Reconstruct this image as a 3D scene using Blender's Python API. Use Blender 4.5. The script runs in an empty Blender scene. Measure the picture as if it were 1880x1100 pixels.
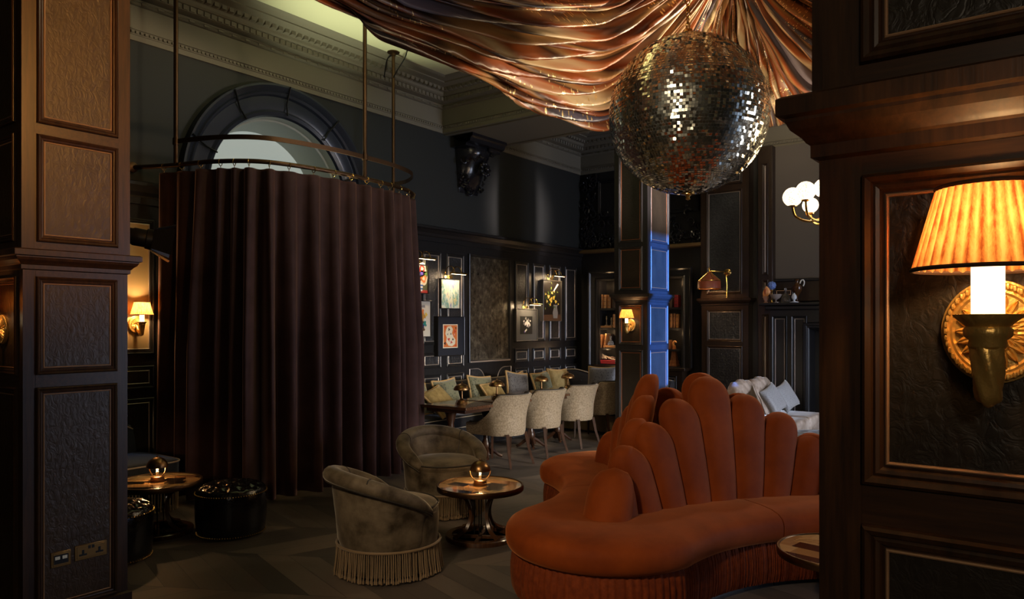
import bpy, math, random
from mathutils import Vector, Matrix
random.seed(7)
C = bpy.context.scene.collection
PI = math.pi
sin, cos = math.sin, math.cos

# ------------------------------------------------------------------ camera, exposure, world, large lights
TH = math.radians(36.8)          # the room is turned this far from the view axis
FX, CX, CY, EYE = 1377.0, 940.0, 595.0, 1.65
cam_d = bpy.data.cameras.new('camera'); cam = bpy.data.objects.new('camera', cam_d); C.objects.link(cam)
cam.location = (0, 0, EYE); cam.rotation_euler = (PI / 2, 0, TH)
cam_d.sensor_width = 36; cam_d.lens = FX / 1880 * 36; cam_d.shift_y = (CY - 550) / 1880
cam_d.clip_start = 0.05; cam_d.clip_end = 100
bpy.context.scene.camera = cam
sc = bpy.context.scene
sc.view_settings.view_transform = 'Standard'; sc.view_settings.look = 'None'
sc.view_settings.gamma = 1; sc.view_settings.use_curve_mapping = False
sc.view_settings.exposure = 0.0
w = bpy.data.worlds.new('night'); sc.world = w; w.use_nodes = True
w.node_tree.nodes['Background'].inputs[0].default_value = (0.10, 0.12, 0.16, 1)
w.node_tree.nodes['Background'].inputs[1].default_value = 0.02

def light(name, kind, loc, power, col, size=0.05, to=None, **kw):
    d = bpy.data.lights.new(name, kind); o = bpy.data.objects.new(name, d); C.objects.link(o)
    o.location = loc; d.energy = power; d.color = col
    if kind == 'AREA':
        d.shape = 'RECTANGLE'; d.size = size[0]; d.size_y = size[1]
    else:
        d.shadow_soft_size = size
    if to is not None:
        o.rotation_euler = (Vector(to) - Vector(loc)).to_track_quat('-Z', 'Y').to_euler()
    for k, v in kw.items(): setattr(d, k, v)
    return o
WARM, COLD = (1.0, 0.62, 0.30), (0.36, 0.56, 1.0)
# daylight from the window wall, plus an added blue beam and pillar fill
light('blue_beam', 'SUN', (12, 7, 4), 36, (0.05, 0.22, 1.0), 0.1, (12 - 10, 7 + 1.5, 4 - .8), angle=math.radians(.6))  # blue light for the pillar side, added as a slot-trimmed sun
light('window_daylight', 'SPOT', (3.9, 6.3, 1.9), 3200, (1.0, 0.92, 0.80), 0.5, (-4.8, 7.6, 0.25), spot_size=math.radians(23), spot_blend=0.8)
light('window_daylight', 'AREA', (4.0, 8.6, 1.8), 85, (0.74, 0.80, 1.0), (2.2, 2.0), (-6, 8.4, 0.8), spread=math.radians(100))
light('window_daylight', 'SPOT', (3.9, 9.9, 2.3), 2000, (0.78, 0.86, 1.0), 0.4, (-3.3, 10.15, 0.75), spot_size=math.radians(17), spot_blend=0.7)
light('pillar_top_fill', 'SPOT', (0.6, 8.6, 3.5), 3800, (1.0, 0.84, 0.80), 0.2, (-4.54, 9.42, 3.45), spot_size=math.radians(14), spot_blend=0.8)  # added unseen spot to brighten the pillar's upper face
# unseen spots on canopy, mirror ball, pillar, sofa; ceiling uplight inside the curtain; added fills
light('canopy_spot', 'SPOT', (-0.1, 7.3, 2.6), 1200, (1.0, 0.74, 0.44), 0.2, (-2.5, 5.4, 4.5), spot_size=math.radians(66), spot_blend=0.9)
light('ball_spot', 'SPOT', (-1.6, 0.6, 3.5), 600, (1.0, 0.86, 0.66), 0.12, (-2.2, 5.1, 3.1), spot_size=math.radians(20), spot_blend=0.3)
light('pillar_spot', 'SPOT', (0.2, 2.4, 3.9), 560, (1.0, 0.44, 0.10), 0.15, (-4.6, 1.95, 3.1), spot_size=math.radians(38), spot_blend=0.9)
light('sofa_spot', 'SPOT', (-1.7, -0.8, 3.5), 450, (1.0, 0.72, 0.44), 0.15, (-2.7, 4.8, 0.6), spot_size=math.radians(50), spot_blend=0.8)
light('curtain_uplighter', 'SPOT', (-6.35, 4.9, 2.2), 400, (0.97, 1.0, 0.64), 0.15, (-5.75, 5.6, 5.0), spot_size=math.radians(66), spot_blend=0.9)
light('over_canopy_light', 'POINT', (-3.7, 4.4, 4.5), 36, (1.0, 0.86, 0.52), 0.12)  # unseen light put in above the canopy for ceiling and beam
light('bay_fill', 'POINT', (-3.4, 10.4, 4.5), 16, (1.0, 0.78, 0.52), 0.12)  # added to lift the cornice and ceiling beyond the beam
light('front_fill', 'POINT', (0.9, -1.6, 2.5), 46, (1.0, 0.80, 0.58), 0.15)  # added behind the camera as front fill on the pillars

# ------------------------------------------------------------------ where a point of the room stands
Fv = Vector((-sin(TH), cos(TH), 0)); Rv = Vector((cos(TH), sin(TH), 0))
def cw(lat, dep, z=0.0):
    p = Rv * lat + Fv * dep; return Vector((p.x, p.y, z))
def at(u, v, z):                 # on the horizontal plane z
    d = FX * (EYE - z) / (v - CY); return cw((u - CX) / FX * d, d, z)
def ad(u, v, d):                 # at distance d along the view axis
    return cw((u - CX) / FX * d, d, EYE - (v - CY) / FX * d)
def onx(u, v, x):                # on the plane X = x
    t = (u - CX) / FX; return ad(u, v, x / (-sin(TH) + cos(TH) * t))
def ony(u, v, y):                # on the plane Y = y
    t = (u - CX) / FX; return ad(u, v, y / (cos(TH) + sin(TH) * t))

# ------------------------------------------------------------------ mesh builder
def tube_frames(path, closed=False):
    n = len(path); out = []
    for i in range(n):
        a = path[(i - 1) % n] if (closed or i > 0) else path[i]
        b = path[(i + 1) % n] if (closed or i < n - 1) else path[i]
        out.append((b - a).normalized())
    up = Vector((0, 0, 1))
    if abs(out[0].dot(up)) > .9: up = Vector((1, 0, 0))
    x = out[0].cross(up).normalized(); res = []
    for t in out:
        x = (x - t * x.dot(t))
        x = x.normalized() if x.length > 1e-6 else t.orthogonal().normalized()
        res.append((x, t.cross(x)))
    return res
class MB:
    def __init__(s): s.v = []; s.f = []
    def add(s, vs, fs):
        o = len(s.v); s.v += [tuple(p) for p in vs]; s.f += [tuple(i + o for i in f) for f in fs]; return s
    def box(s, c, d, rz=0.0, M=None):
        x, y, z = d[0] / 2, d[1] / 2, d[2] / 2
        R = M if M is not None else Matrix.Rotation(rz, 3, 'Z')
        vs = [Vector(c) + R @ Vector((a * x, b * y, e * z)) for e in (-1, 1) for a, b in ((-1, -1), (1, -1), (1, 1), (-1, 1))]
        return s.add(vs, [(3, 2, 1, 0), (4, 5, 6, 7), (0, 1, 5, 4), (1, 2, 6, 5), (2, 3, 7, 6), (3, 0, 4, 7)])
    def bb(s, x0, x1, y0, y1, z0, z1):
        return s.box(((x0 + x1) / 2, (y0 + y1) / 2, (z0 + z1) / 2), (x1 - x0, y1 - y0, z1 - z0))
    def grid(s, rows, cu=False, cv=False):       # rows of points; cu closes each row, cv closes the stack of rows
        n, m = len(rows), len(rows[0]); vs = [p for r in rows for p in r]; fs = []
        for i in range(n if cv else n - 1):
            for j in range(m if cu else m - 1):
                a, b = i * m + j, i * m + (j + 1) % m
                c, d = ((i + 1) % n) * m + (j + 1) % m, ((i + 1) % n) * m + j
                fs.append((a, b, c, d))
        return s.add(vs, fs)
    def cap(s, ring, flip=False):
        return s.add(ring, [tuple(range(len(ring)))[::-1 if flip else 1]])
    def tube(s, path, r, n=8, closed=False, caps=True, flat=1.0):
        path = [Vector(p) for p in path]; fr = tube_frames(path, closed); rows = []
        for i, p in enumerate(path):
            ri = r[i] if isinstance(r, (list, tuple)) else r
            x, y = fr[i]
            rows.append([p + x * (ri * cos(2 * PI * k / n)) + y * (ri * flat * sin(2 * PI * k / n)) for k in range(n)])
        s.grid(rows, cu=True, cv=closed)
        if caps and not closed: s.cap(rows[0]); s.cap(rows[-1], True)
        return s
    def lathe(s, prof, n=24, c=(0, 0, 0), M=None, mod=None):
        rows = []
        for r, z in prof:
            row = []
            for k in range(n):
                a = 2 * PI * k / n; rr, zz = (mod(r, z, a) if mod else (r, z))
                p = Vector((rr * cos(a), rr * sin(a), zz))
                row.append(Vector(c) + (M @ p if M is not None else p))
            rows.append(row)
        s.grid(rows, cu=True)
        if prof[0][0] > 1e-5: s.cap(rows[0], True)
        if prof[-1][0] > 1e-5: s.cap(rows[-1])
        return s
    def sphere(s, c, r, n=16, m=10, sc=(1, 1, 1)):
        return s.add(*uvs(c, r, n, m, sc))
    def prism(s, poly, z0, z1):
        lo = [(p[0], p[1], z0) for p in poly]; hi = [(p[0], p[1], z1) for p in poly]
        s.grid([lo, hi], cu=True); s.cap(lo, True); s.cap(hi); return s
    def obj(s, name, m, parent=None, smooth=True, sharp=35, bevel=0, seg=2, loc=None):
        me = bpy.data.meshes.new(name); me.from_pydata(s.v, [], s.f); me.validate(); me.update()
        import bmesh
        bm = bmesh.new(); bm.from_mesh(me); bmesh.ops.remove_doubles(bm, verts=bm.verts, dist=1e-6)
        bmesh.ops.recalc_face_normals(bm, faces=bm.faces); bm.to_mesh(me); bm.free()
        if smooth:
            me.shade_smooth(); me.set_sharp_from_angle(angle=math.radians(sharp))
        me.materials.append(m)
        o = bpy.data.objects.new(name, me); C.objects.link(o)
        if parent: o.parent = parent
        if loc is not None: o.location = loc
        if bevel:
            b = o.modifiers.new('soft_edges', 'BEVEL'); b.width = bevel; b.segments = seg; b.limit_method = 'ANGLE'; b.angle_limit = math.radians(40)
        return o
def uvs(c, r, n, m, sc):
    vs = []; fs = []
    for i in range(m + 1):
        a = -PI / 2 + PI * i / m
        for k in range(n):
            b = 2 * PI * k / n
            vs.append((c[0] + r * sc[0] * cos(a) * cos(b), c[1] + r * sc[1] * cos(a) * sin(b), c[2] + r * sc[2] * sin(a)))
    for i in range(m):
        for k in range(n):
            fs.append((i * n + k, i * n + (k + 1) % n, (i + 1) * n + (k + 1) % n, (i + 1) * n + k))
    return vs, fs
def crom(pts, n=8, closed=False):
    pts = [Vector(p) for p in pts]; out = []; N = len(pts)
    for i in range(N if closed else N - 1):
        if closed: p0, p1, p2, p3 = pts[(i - 1) % N], pts[i], pts[(i + 1) % N], pts[(i + 2) % N]
        else: p0, p1, p2, p3 = pts[max(i - 1, 0)], pts[i], pts[i + 1], pts[min(i + 2, N - 1)]
        for k in range(n):
            t = k / n
            out.append(.5 * ((2 * p1) + (p2 - p0) * t + (2 * p0 - 5 * p1 + 4 * p2 - p3) * t * t + (3 * p1 - p0 - 3 * p2 + p3) * t ** 3))
    if not closed: out.append(pts[-1])
    return out
def resample(path, n):
    L = [0.0]
    for a, b in zip(path, path[1:]): L.append(L[-1] + (b - a).length)
    out = []; j = 0
    for i in range(n):
        s_ = L[-1] * i / (n - 1)
        while j < len(L) - 2 and L[j + 1] < s_: j += 1
        f = (s_ - L[j]) / max(L[j + 1] - L[j], 1e-9); out.append(path[j].lerp(path[j + 1], min(max(f, 0), 1)))
    return out
def tag(o, label, cat, group=None, kind=None):
    o['label'] = label; o['category'] = cat
    if group: o['group'] = group
    if kind: o['kind'] = kind
    return o
def thing(name, label, cat, loc=(0, 0, 0), rz=0.0, group=None, kind=None):
    o = bpy.data.objects.new(name, None); C.objects.link(o); o.empty_display_size = .1
    o.location = loc; o.rotation_euler = (0, 0, rz)
    return tag(o, label, cat, group, kind)
def kids(o): return [x for x in C.objects if x.parent == o]
def dup(root, loc=None, rz=None, label=None):
    r = root.copy(); C.objects.link(r)
    if loc is not None: r.location = loc
    if rz is not None: r.rotation_euler = (0, 0, rz)
    if label: r['label'] = label
    for ch in kids(root):
        c = ch.copy(); C.objects.link(c); c.parent = r
        for g in kids(ch):
            d = g.copy(); C.objects.link(d); d.parent = c
    return r

# ------------------------------------------------------------------ materials
class NT:
    def __init__(s, name):
        s.m = bpy.data.materials.new(name); s.m.use_nodes = True; s.t = s.m.node_tree; s.n = s.t.nodes
        s.p = s.n['Principled BSDF']; s.co = None
    def new(s, kind, **kw):
        x = s.n.new(kind)
        for k, v in kw.items(): setattr(x, k, v)
        return x
    def link(s, a, b): s.t.links.new(a, b)
    def coord(s, scale=(1, 1, 1), rot=(0, 0, 0), kind='Object'):
        tc = s.new('ShaderNodeTexCoord'); mp = s.new('ShaderNodeMapping')
        mp.inputs['Scale'].default_value = scale; mp.inputs['Rotation'].default_value = rot
        s.link(tc.outputs[kind], mp.inputs['Vector']); return mp.outputs[0]
    def noise(s, co, scale, detail=3, rough=.55):
        x = s.new('ShaderNodeTexNoise'); x.inputs['Scale'].default_value = scale; x.inputs['Detail'].default_value = detail
        x.inputs['Roughness'].default_value = rough
        if co: s.link(co, x.inputs['Vector'])
        return x.outputs['Fac']
    def ramp(s, fac, stops, interp='LINEAR'):
        r = s.new('ShaderNodeValToRGB'); cr = r.color_ramp; cr.interpolation = interp
        while len(cr.elements) < len(stops): cr.elements.new(.5)
        for e, (p, c) in zip(cr.elements, stops):
            e.position = p; e.color = (*c, 1) if len(c) == 3 else c
        s.link(fac, r.inputs[0]); return r.outputs[0]
    def math(s, op, a, b=None, c=None):
        x = s.new('ShaderNodeMath', operation=op)
        for i, q in enumerate((a, b, c)):
            if q is None: continue
            if isinstance(q, (int, float)): x.inputs[i].default_value = q
            else: s.link(q, x.inputs[i])
        return x.outputs[0]
    def bump(s, h, strength=.3, dist=.01):
        b = s.new('ShaderNodeBump'); b.inputs['Strength'].default_value = strength; b.inputs['Distance'].default_value = dist
        s.link(h, b.inputs['Height']); s.link(b.outputs[0], s.p.inputs['Normal'])
    def base(s, c):
        if isinstance(c, tuple): s.p.inputs['Base Color'].default_value = (*c, 1)
        else: s.link(c, s.p.inputs['Base Color'])
    def set(s, **kw):
        names = dict(rough='Roughness', metal='Metallic', sheen='Sheen Weight', sheenr='Sheen Roughness', sheent='Sheen Tint', spec='Specular IOR Level',
                     trans='Transmission Weight', ior='IOR', coat='Coat Weight', emit='Emission Strength', emitc='Emission Color', coatr='Coat Roughness', alpha='Alpha')
        for k, v in kw.items():
            i = s.p.inputs[names[k]]
            if isinstance(v, (int, float)) or isinstance(v, tuple): i.default_value = (*v, 1) if isinstance(v, tuple) else v
            else: s.link(v, i)
        return s
def plain(name, c, rough=.5, **kw):
    t = NT(name); t.base(c); t.set(rough=rough, **kw); return t.m
def wood(name, a, b, scale=(45, 45, 3), rough=.38, bump=.12, coat=0.0):
    t = NT(name); co = t.coord(scale); f = t.noise(co, 1.0, 5, .6); g = t.noise(t.coord(tuple(x * 3.2 for x in scale)), 1.2, 3)
    s_ = t.math('ADD', t.math('MULTIPLY', f, .72), t.math('MULTIPLY', g, .28))
    t.base(t.ramp(s_, [(.32, a), (.68, b)])); t.set(rough=rough, coat=coat)
    t.bump(s_, bump, .004); return t.m
def leather(name, a, b, scale=26.0, rough=.36, strength=.55, rows=(1, 1, .8)):
    t = NT(name); co = t.coord(rows); v = t.new('ShaderNodeTexVoronoi'); v.inputs['Scale'].default_value = scale
    v.feature = 'SMOOTH_F1'; v.inputs['Smoothness'].default_value = .35; v.inputs['Randomness'].default_value = .55
    t.link(co, v.inputs['Vector'])
    v2 = t.new('ShaderNodeTexVoronoi'); v2.inputs['Scale'].default_value = scale * 2.1; v2.feature = 'DISTANCE_TO_EDGE'
    nz = t.new('ShaderNodeTexNoise'); nz.inputs['Scale'].default_value = 9
    ad_ = t.new('ShaderNodeVectorMath', operation='MULTIPLY_ADD'); ad_.inputs[1].default_value = (.05, .05, .05)
    t.link(co, nz.inputs['Vector']); t.link(nz.outputs['Color'], ad_.inputs[0]); t.link(co, ad_.inputs[2]); t.link(ad_.outputs[0], v2.inputs['Vector'])
    nr = t.new('ShaderNodeTexNoise'); nr.inputs['Scale'].default_value = scale * .75; nr.inputs['Detail'].default_value = 5; nr.inputs['Distortion'].default_value = 1.2; t.link(co, nr.inputs['Vector'])
    crease = t.math('MINIMUM', t.math('MULTIPLY', t.math('ABSOLUTE', t.math('SUBTRACT', nr.outputs['Fac'], .5)), 9.0), 1.0)
    h = t.math('ADD', t.math('MULTIPLY', t.math('SUBTRACT', 1.0, v.outputs['Distance']), .6), t.math('MULTIPLY', crease, .30))
    t.base(t.ramp(t.noise(co, 6, 3), [(.3, a), (.7, b)])); t.set(rough=rough); t.bump(h, strength, .012); return t.m
def velvet(name, a, b, sheen=.6, tint=(1, 1, 1), scale=5, rough=.75, sr=.35):
    t = NT(name); co = t.coord(); f = t.noise(co, scale, 4, .6)
    t.base(t.ramp(f, [(.33, a), (.67, b)])); t.set(rough=rough, sheen=sheen, sheent=tint, sheenr=sr, spec=.2)
    t.bump(t.noise(co, 240, 2), .12, .002); return t.m
def metal(name, c, rough=.3, bumps=0):
    t = NT(name); t.base(c); t.set(metal=1.0, rough=rough)
    if bumps: t.bump(t.noise(t.coord(), bumps, 3), .35, .004)
    return t.m
def glow(name, c, e, base=(.8, .8, .8)):
    t = NT(name); t.base(base); t.set(emit=e, emitc=c, rough=.5); return t.m

M = {}
M['oak'] = wood('dark oak', (.020, .010, .005), (.072, .031, .012))
M['oak_rail'] = wood('dark oak across', (.020, .010, .005), (.074, .032, .012), (3, 45, 45))
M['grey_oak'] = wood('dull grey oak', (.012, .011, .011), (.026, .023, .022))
M['dull_bead'] = plain('dull gilt bead', (.30, .09, .022), .5)
M['black_wood'] = wood('black stained wood', (.008, .008, .009), (.018, .017, .018), rough=.33, bump=.06)
M['brown_wood'] = wood('brown stained wood', (.012, .007, .0045), (.038, .019, .010), rough=.36)
M['leather'] = leather('embossed hide', (.017, .013, .009), (.028, .021, .014), 46, .36, .17)
M['hide_brown'] = leather('embossed brown hide', (.040, .021, .0075), (.054, .029, .010), 34, .42, .24, (1, 1, .6))
M['leather_far'] = leather('embossed hide small grain', (.010, .010, .011), (.018, .018, .020), 30, .38, .5)
M['gilt'] = plain('aged gilt bead', (.60, .36, .21), .34, metal=.45)
M['silver_bead'] = plain('aged silver bead', (.46, .39, .34), .36, metal=.55)
M['brass'] = metal('brass', (.72, .45, .14), .24)
M['brass_cast'] = metal('cast brass', (.74, .47, .14), .34, 120); M['brass_cast'].node_tree.nodes['Principled BSDF'].inputs['Metallic'].default_value = .7
M['bronze'] = metal('dark bronze', (.17, .095, .045), .32)
M['bronze_lamp'] = metal('bronze lamp metal', (.30, .17, .075), .34)
M['iron'] = metal('rust brown iron', (.10, .058, .035), .45, 60)
M['black_metal'] = plain('black metal', (.012, .012, .013), .38, metal=.6)
M['wall_dark'] = plain('dark green grey paint', (.015, .017, .017), .7)
M['wall_grey'] = plain('warm grey paint', (.115, .098, .086), .75)
M['plaster'] = plain('cornice plaster', (.17, .155, .12), .75)
M['ceiling'] = plain('ceiling plaster', (.58, .58, .40), .8)
M['carved'] = plain('black carved wood', (.010, .010, .013), .22)
M['stone'] = plain('painted stone moulding', (.020, .025, .042), .3)
M['white_reveal'] = plain('pale painted reveal', (.45, .48, .42), .6)
# ------------------------------------------------------------------ the room
XL, XR, YE, YR, ZC, ZK = -7.2, 4.2, 11.7, -3.5, 4.98, 4.36     # walls, ceiling, cornice bottom
BY0, BY1 = 7.97, 9.1                                            # ceiling beam
def struct(o, label, cat): return tag(o, label, cat, kind='structure')

def floor_mat():
    t = NT('worn dark parquet'); co = t.coord((1, 1, 1), (0, 0, math.radians(62)))
    # chevron: skew the run of the boards by the triangle wave of x
    sx = t.new('ShaderNodeSeparateXYZ'); t.link(co, sx.inputs[0])
    tri = t.math('PINGPONG', sx.outputs[0], 0.72)
    yy = t.math('ADD', sx.outputs[1], tri)
    cx_ = t.math('FLOOR', t.math('DIVIDE', sx.outputs[0], 0.72)); cy_ = t.math('FLOOR', t.math('DIVIDE', yy, 0.24))
    cb = t.new('ShaderNodeCombineXYZ'); t.link(cx_, cb.inputs[0]); t.link(cy_, cb.inputs[1])
    wn = t.new('ShaderNodeTexWhiteNoise'); t.link(cb.outputs[0], wn.inputs['Vector'])
    gap = t.math('LESS_THAN', t.math('FRACT', t.math('DIVIDE', yy, 0.24)), 0.018)
    gap2 = t.math('LESS_THAN', t.math('FRACT', t.math('DIVIDE', sx.outputs[0], 0.72)), 0.006)
    gp = t.math('MAXIMUM', gap, gap2)
    gb = t.new('ShaderNodeCombineXYZ'); t.link(t.math('MULTIPLY', sx.outputs[0], 6.0), gb.inputs[0]); t.link(t.math('MULTIPLY', yy, 40.0), gb.inputs[1]); t.link(wn.outputs['Value'], gb.inputs[2])
    gr = t.noise(gb.outputs[0], 1.0, 4)
    tone = t.math('ADD', t.math('MULTIPLY', wn.outputs['Value'], .65), t.math('MULTIPLY', gr, .35))
    col = t.ramp(tone, [(.15, (.058, .050, .045)), (.5, (.105, .086, .074)), (.85, (.165, .132, .106))])
    mx = t.new('ShaderNodeMix', data_type='RGBA'); t.link(gp, mx.inputs['Factor']); t.link(col, mx.inputs['A']); mx.inputs['B'].default_value = (.012, .010, .009, 1)
    t.base(mx.outputs['Result']); t.set(rough=t.math('ADD', .33, t.math('MULTIPLY', gr, .22)))
    t.bump(t.math('SUBTRACT', t.math('MULTIPLY', gr, .3), gp), .25, .003); return t.m
M['floor'] = floor_mat()
struct(MB().bb(XL - .6, XR + .3, YR - .3, YE + .3, -.1, 0).obj('floor', M['floor']), 'dark worn chevron parquet floor of the bar', 'floor')
struct(MB().bb(XL - .6, XR + .3, YR - .3, YE + .3, ZC, ZC + .1).obj('ceiling', M['ceiling']), 'pale greenish plaster ceiling above the draped canopy', 'ceiling')

def panel(par, O, U, V, N, w, h, mats, mw=.038, bead=.0032, lift=.018, org=Vector((0, 0, 0))):
    """a hide panel in a mitred moulding with a thin metal bead; O = lower outer corner on the board"""
    O = Vector(O) - org; U, V, N = Vector(U), Vector(V), Vector(N)
    lm, bm_, wm = mats
    def ring(i, z): return [O + U * i + V * i + N * z, O + U * (w - i) + V * i + N * z, O + U * (w - i) + V * (h - i) + N * z, O + U * i + V * (h - i) + N * z]
    b = MB(); r = ring(mw, .002); nu, nv = max(1, int(w / .2)), max(1, int(h / .2))
    b.grid([[r[0].lerp(r[1], i / nu).lerp(r[3].lerp(r[2], i / nu), j / nv) for i in range(nu + 1)] for j in range(nv + 1)])
    p = b.obj('panel', lm, par, smooth=False)
    b = MB(); b.grid([ring(i * mw, z * lift) for i, z in ((0, 0), (.06, .75), (.2, 1), (.42, .72), (.5, .45), (.62, .62), (.78, .5), (.92, .1), (1, .1))], cu=True)
    b.obj('moulding', wm, p, sharp=25)
    b = MB(); k = mw + bead
    b.grid([ring(mw - bead * .2 + bead * (1 - cos(a)), .002 + bead * 1.5 * sin(a)) for a in (0, PI / 4, PI / 2, 3 * PI / 4, PI)], cu=True)
    b.obj('bead', bm_, p)
    return p

# ---- long wall with the window, its panelling and crown moulding
WY, WZ, WR, WI = 5.265, 3.085, 1.255, .90
wl = thing('wall_left', 'long dark panelled wall with the arched window', 'wall', (XL, 0, 0), kind='structure')
b = MB(); NA = 40
def face(y0, y1, z0, z1): b.bb(-.6, 0, y0, y1, z0, z1)
face(YR, WY - WI, 0, ZC); face(WY + WI, YE + .3, 0, ZC); face(WY - WI, WY + WI, 0, WZ)
for k in range(NA):
    a0, a1 = PI * k / NA, PI * (k + 1) / NA
    y0, z0, y1, z1 = WY + WI * cos(a0), WZ + WI * sin(a0), WY + WI * cos(a1), WZ + WI * sin(a1)
    b.add([(0, y0, z0), (0, y0, ZC), (0, y1, ZC), (0, y1, z1)], [(0, 1, 2, 3)])
b.obj('wall_face', M['wall_dark'], wl, smooth=False)
MB().bb(0, .03, YR, YE, 0, 2.9).obj('panelling', M['black_wood'], wl, smooth=False)
prof = [(0, 2.80), (.035, 2.80), (.035, 2.86), (.05, 2.875), (.06, 2.91), (.10, 2.955), (.125, 2.965), (.125, 2.995), (.11, 3.005), (0, 3.012)]
MB().grid([[(.02 + p, y, z) for p, z in prof] for y in (YR, YE - .02)]).obj('crown_moulding', M['black_wood'], wl, sharp=20)
MB().bb(.02, .06, YR, YE, 0, .16).obj('skirting', M['black_wood'], wl, smooth=False, bevel=.01)
LM = (M['leather_far'], M['silver_bead'], M['black_wood'])
cols = [(onx(a, 560, XL).y, onx(c, 560, XL).y) for a, c in ((772, 806), (816, 848), (942, 967), (975, 997), (1005, 1026), (1034, 1055))]
cols = [(2.15, 2.62), (2.72, 3.18), (3.28, 3.76)] + cols
for y0, y1 in cols:
    for z0, z1 in ((.30, .94), (1.03, 1.25), (1.36, 2.66)):
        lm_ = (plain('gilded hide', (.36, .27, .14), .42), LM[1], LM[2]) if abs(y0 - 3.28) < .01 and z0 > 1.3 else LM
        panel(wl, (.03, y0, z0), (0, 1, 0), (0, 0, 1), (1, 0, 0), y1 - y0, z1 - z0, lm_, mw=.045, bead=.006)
ym0, ym1 = onx(859, 560, XL).y, onx(935, 560, XL).y
for y0, y1, sgn in ((ym0, ym0 + .36, 1), (ym1 - .36, ym1, -1)):           # low panels with a scooped shoulder under the mirror
    pts = [Vector((.034, y, z)) for y, z in ([(y0, .4), (y1, .4)] if sgn > 0 else [(y1, .4), (y0, .4)])]
    yo, yi = (y0, y1) if sgn > 0 else (y1, y0)
    arc = [Vector((.034, yi + (yo + sgn * .17 - yi) * (1 - cos(a)), .98 - .22 * (1 - sin(a)))) for a in [PI / 2 * k / 8 for k in range(9)]]
    pts = [Vector((.034, yo, .4)), Vector((.034, yi, .4))] + arc + [Vector((.034, yo, .98))]
    q = MB().cap([tuple(p) for p in pts]).obj('panel', M['leather_far'], wl, smooth=False)
    MB().tube(pts, .007, 6, closed=True).obj('bead', M['silver_bead'], q)

w1 = thing('window_1', 'half round arched window with pale daylight above the curtain', 'window', (XL, WY, WZ), kind='structure')
def arch(prof, name, m, n=48, a0=0.0, a1=PI):
    MB().grid([[(x, r * cos(a0 + (a1 - a0) * k / n), r * sin(a0 + (a1 - a0) * k / n)) for r, x in prof] for k in range(n + 1)]).obj(name, m, w1, sharp=22)
arch([(WI, 0), (WI + .015, .03), (WI + .05, .045), (WI + .075, .02), (WI + .10, .03), (WI + .22, .03), (WI + .235, .06), (WI + .26, .075), (WI + .275, .055), (WI + .29, .07), (WI + .33, .10), (WI + .352, .10), (WR, 0)], 'architrave', M['stone'])
for a in (.35, .95, 1.55, 2.15, 2.75):
    d = Vector((0, cos(a), sin(a)))
    MB().tube([d * (WI + .02) + Vector((.07, 0, 0)), d * (WI + .15) + Vector((.05, 0, 0)), d * (WR - .01) + Vector((.12, 0, 0))], .009, 6).obj('joint', M['black_metal'], w1)
arch([(WI, 0), (WI - .01, -.1), (WI - .03, -.11), (WI - .04, -.4), (WI - .08, -.52)], 'reveal', M['white_reveal'])
t = NT('dusk sky behind frosted glass'); gco = t.coord((1, 1, 1)); sp = t.new('ShaderNodeSeparateXYZ'); t.link(gco, sp.inputs[0])
t.base((.3, .3, .3)); t.set(emit=.44, emitc=(.60, .68, .60), rough=.3)
MB().cap([(-.52, (WI - .06) * cos(PI * k / 40), (WI - .06) * sin(PI * k / 40)) for k in range(41)]).obj('pane', t.m, w1, smooth=False)
MB().bb(-.55, .1, -WI, WI, -.04, .0).obj('sill', M['stone'], w1, bevel=.01)

# ---- plaster cornices and the ceiling beam
CP = [(0, 0), (.025, 0), (.025, .05), (.035, .055), (.035, .095), (.05, .10), (.05, .11), (.03, .115), (.03, .33), (.05, .335), (.07, .35), (.05, .365), (.06, .375), (.06, .385), (.13, .395),
      (.15, .40), (.15, .455), (.17, .46), (.19, .475), (.20, .50), (.27, .55), (.33, .565), (.36, .57), (.36, .585), (.43, .595), (.46, .605), (.48, ZC - ZK)]
def cornice(name, corners, label, dent):
    """corners: list of functions p -> (x, y) along the run"""
    o = thing(name, label, 'cornice', (0, 0, 0), kind='structure')
    MB().grid([[(*c(p), ZK + z) for p, z in CP] for c in corners]).obj('moulding', M['plaster'], o, sharp=20)
    for (nm, p, z, dp, dz, pitch, fill) in (('dentil_moulding', .15, .428, .018, .046, .075, .62), ('rope_moulding', .062, .35, .012, .022, .16, .35), ('bead_moulding', .038, .075, .012, .022, .045, .5), ('egg_moulding', .235, .525, .03, .04, .085, .6)):
        b = MB()
        for ca, cb in zip(corners, corners[1:]):
            a, e = Vector((*ca(p), ZK + z)), Vector((*cb(p), ZK + z)); L = (e - a).length; d = (e - a) / L
            rz = math.atan2(d.y, d.x); n = int(L / pitch)
            for k in range(n):
                c = a + d * ((k + .5) * L / n)
                if c.x > 1.0 or c.y < -1.0: continue
                b.box(c, (pitch * fill, dp * 2, dz), rz)
        if b.v: b.obj(nm, M['plaster'], o, smooth=False)
    return o
cornice('trim_1', [lambda p: (XL + p, YR), lambda p: (XL + p, BY0 - p), lambda p: (XR, BY0 - p)], 'dentil plaster cornice above the arched window and along the beam', 1)
cornice('trim_2', [lambda p: (XR, BY1 + p), lambda p: (XL + p, BY1 + p), lambda p: (XL + p, YE - p), lambda p: (XR, YE - p)], 'dentil plaster cornice beyond the beam above the bookcase', 1)
bm = thing('beam', 'broad plaster ceiling beam resting on the black carved bracket', 'beam', (0, 0, 0), kind='structure')
MB().bb(XL, XR, BY0, BY1, ZK + .002, ZC).obj('soffit', M['plaster'], bm, smooth=False)
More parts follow.
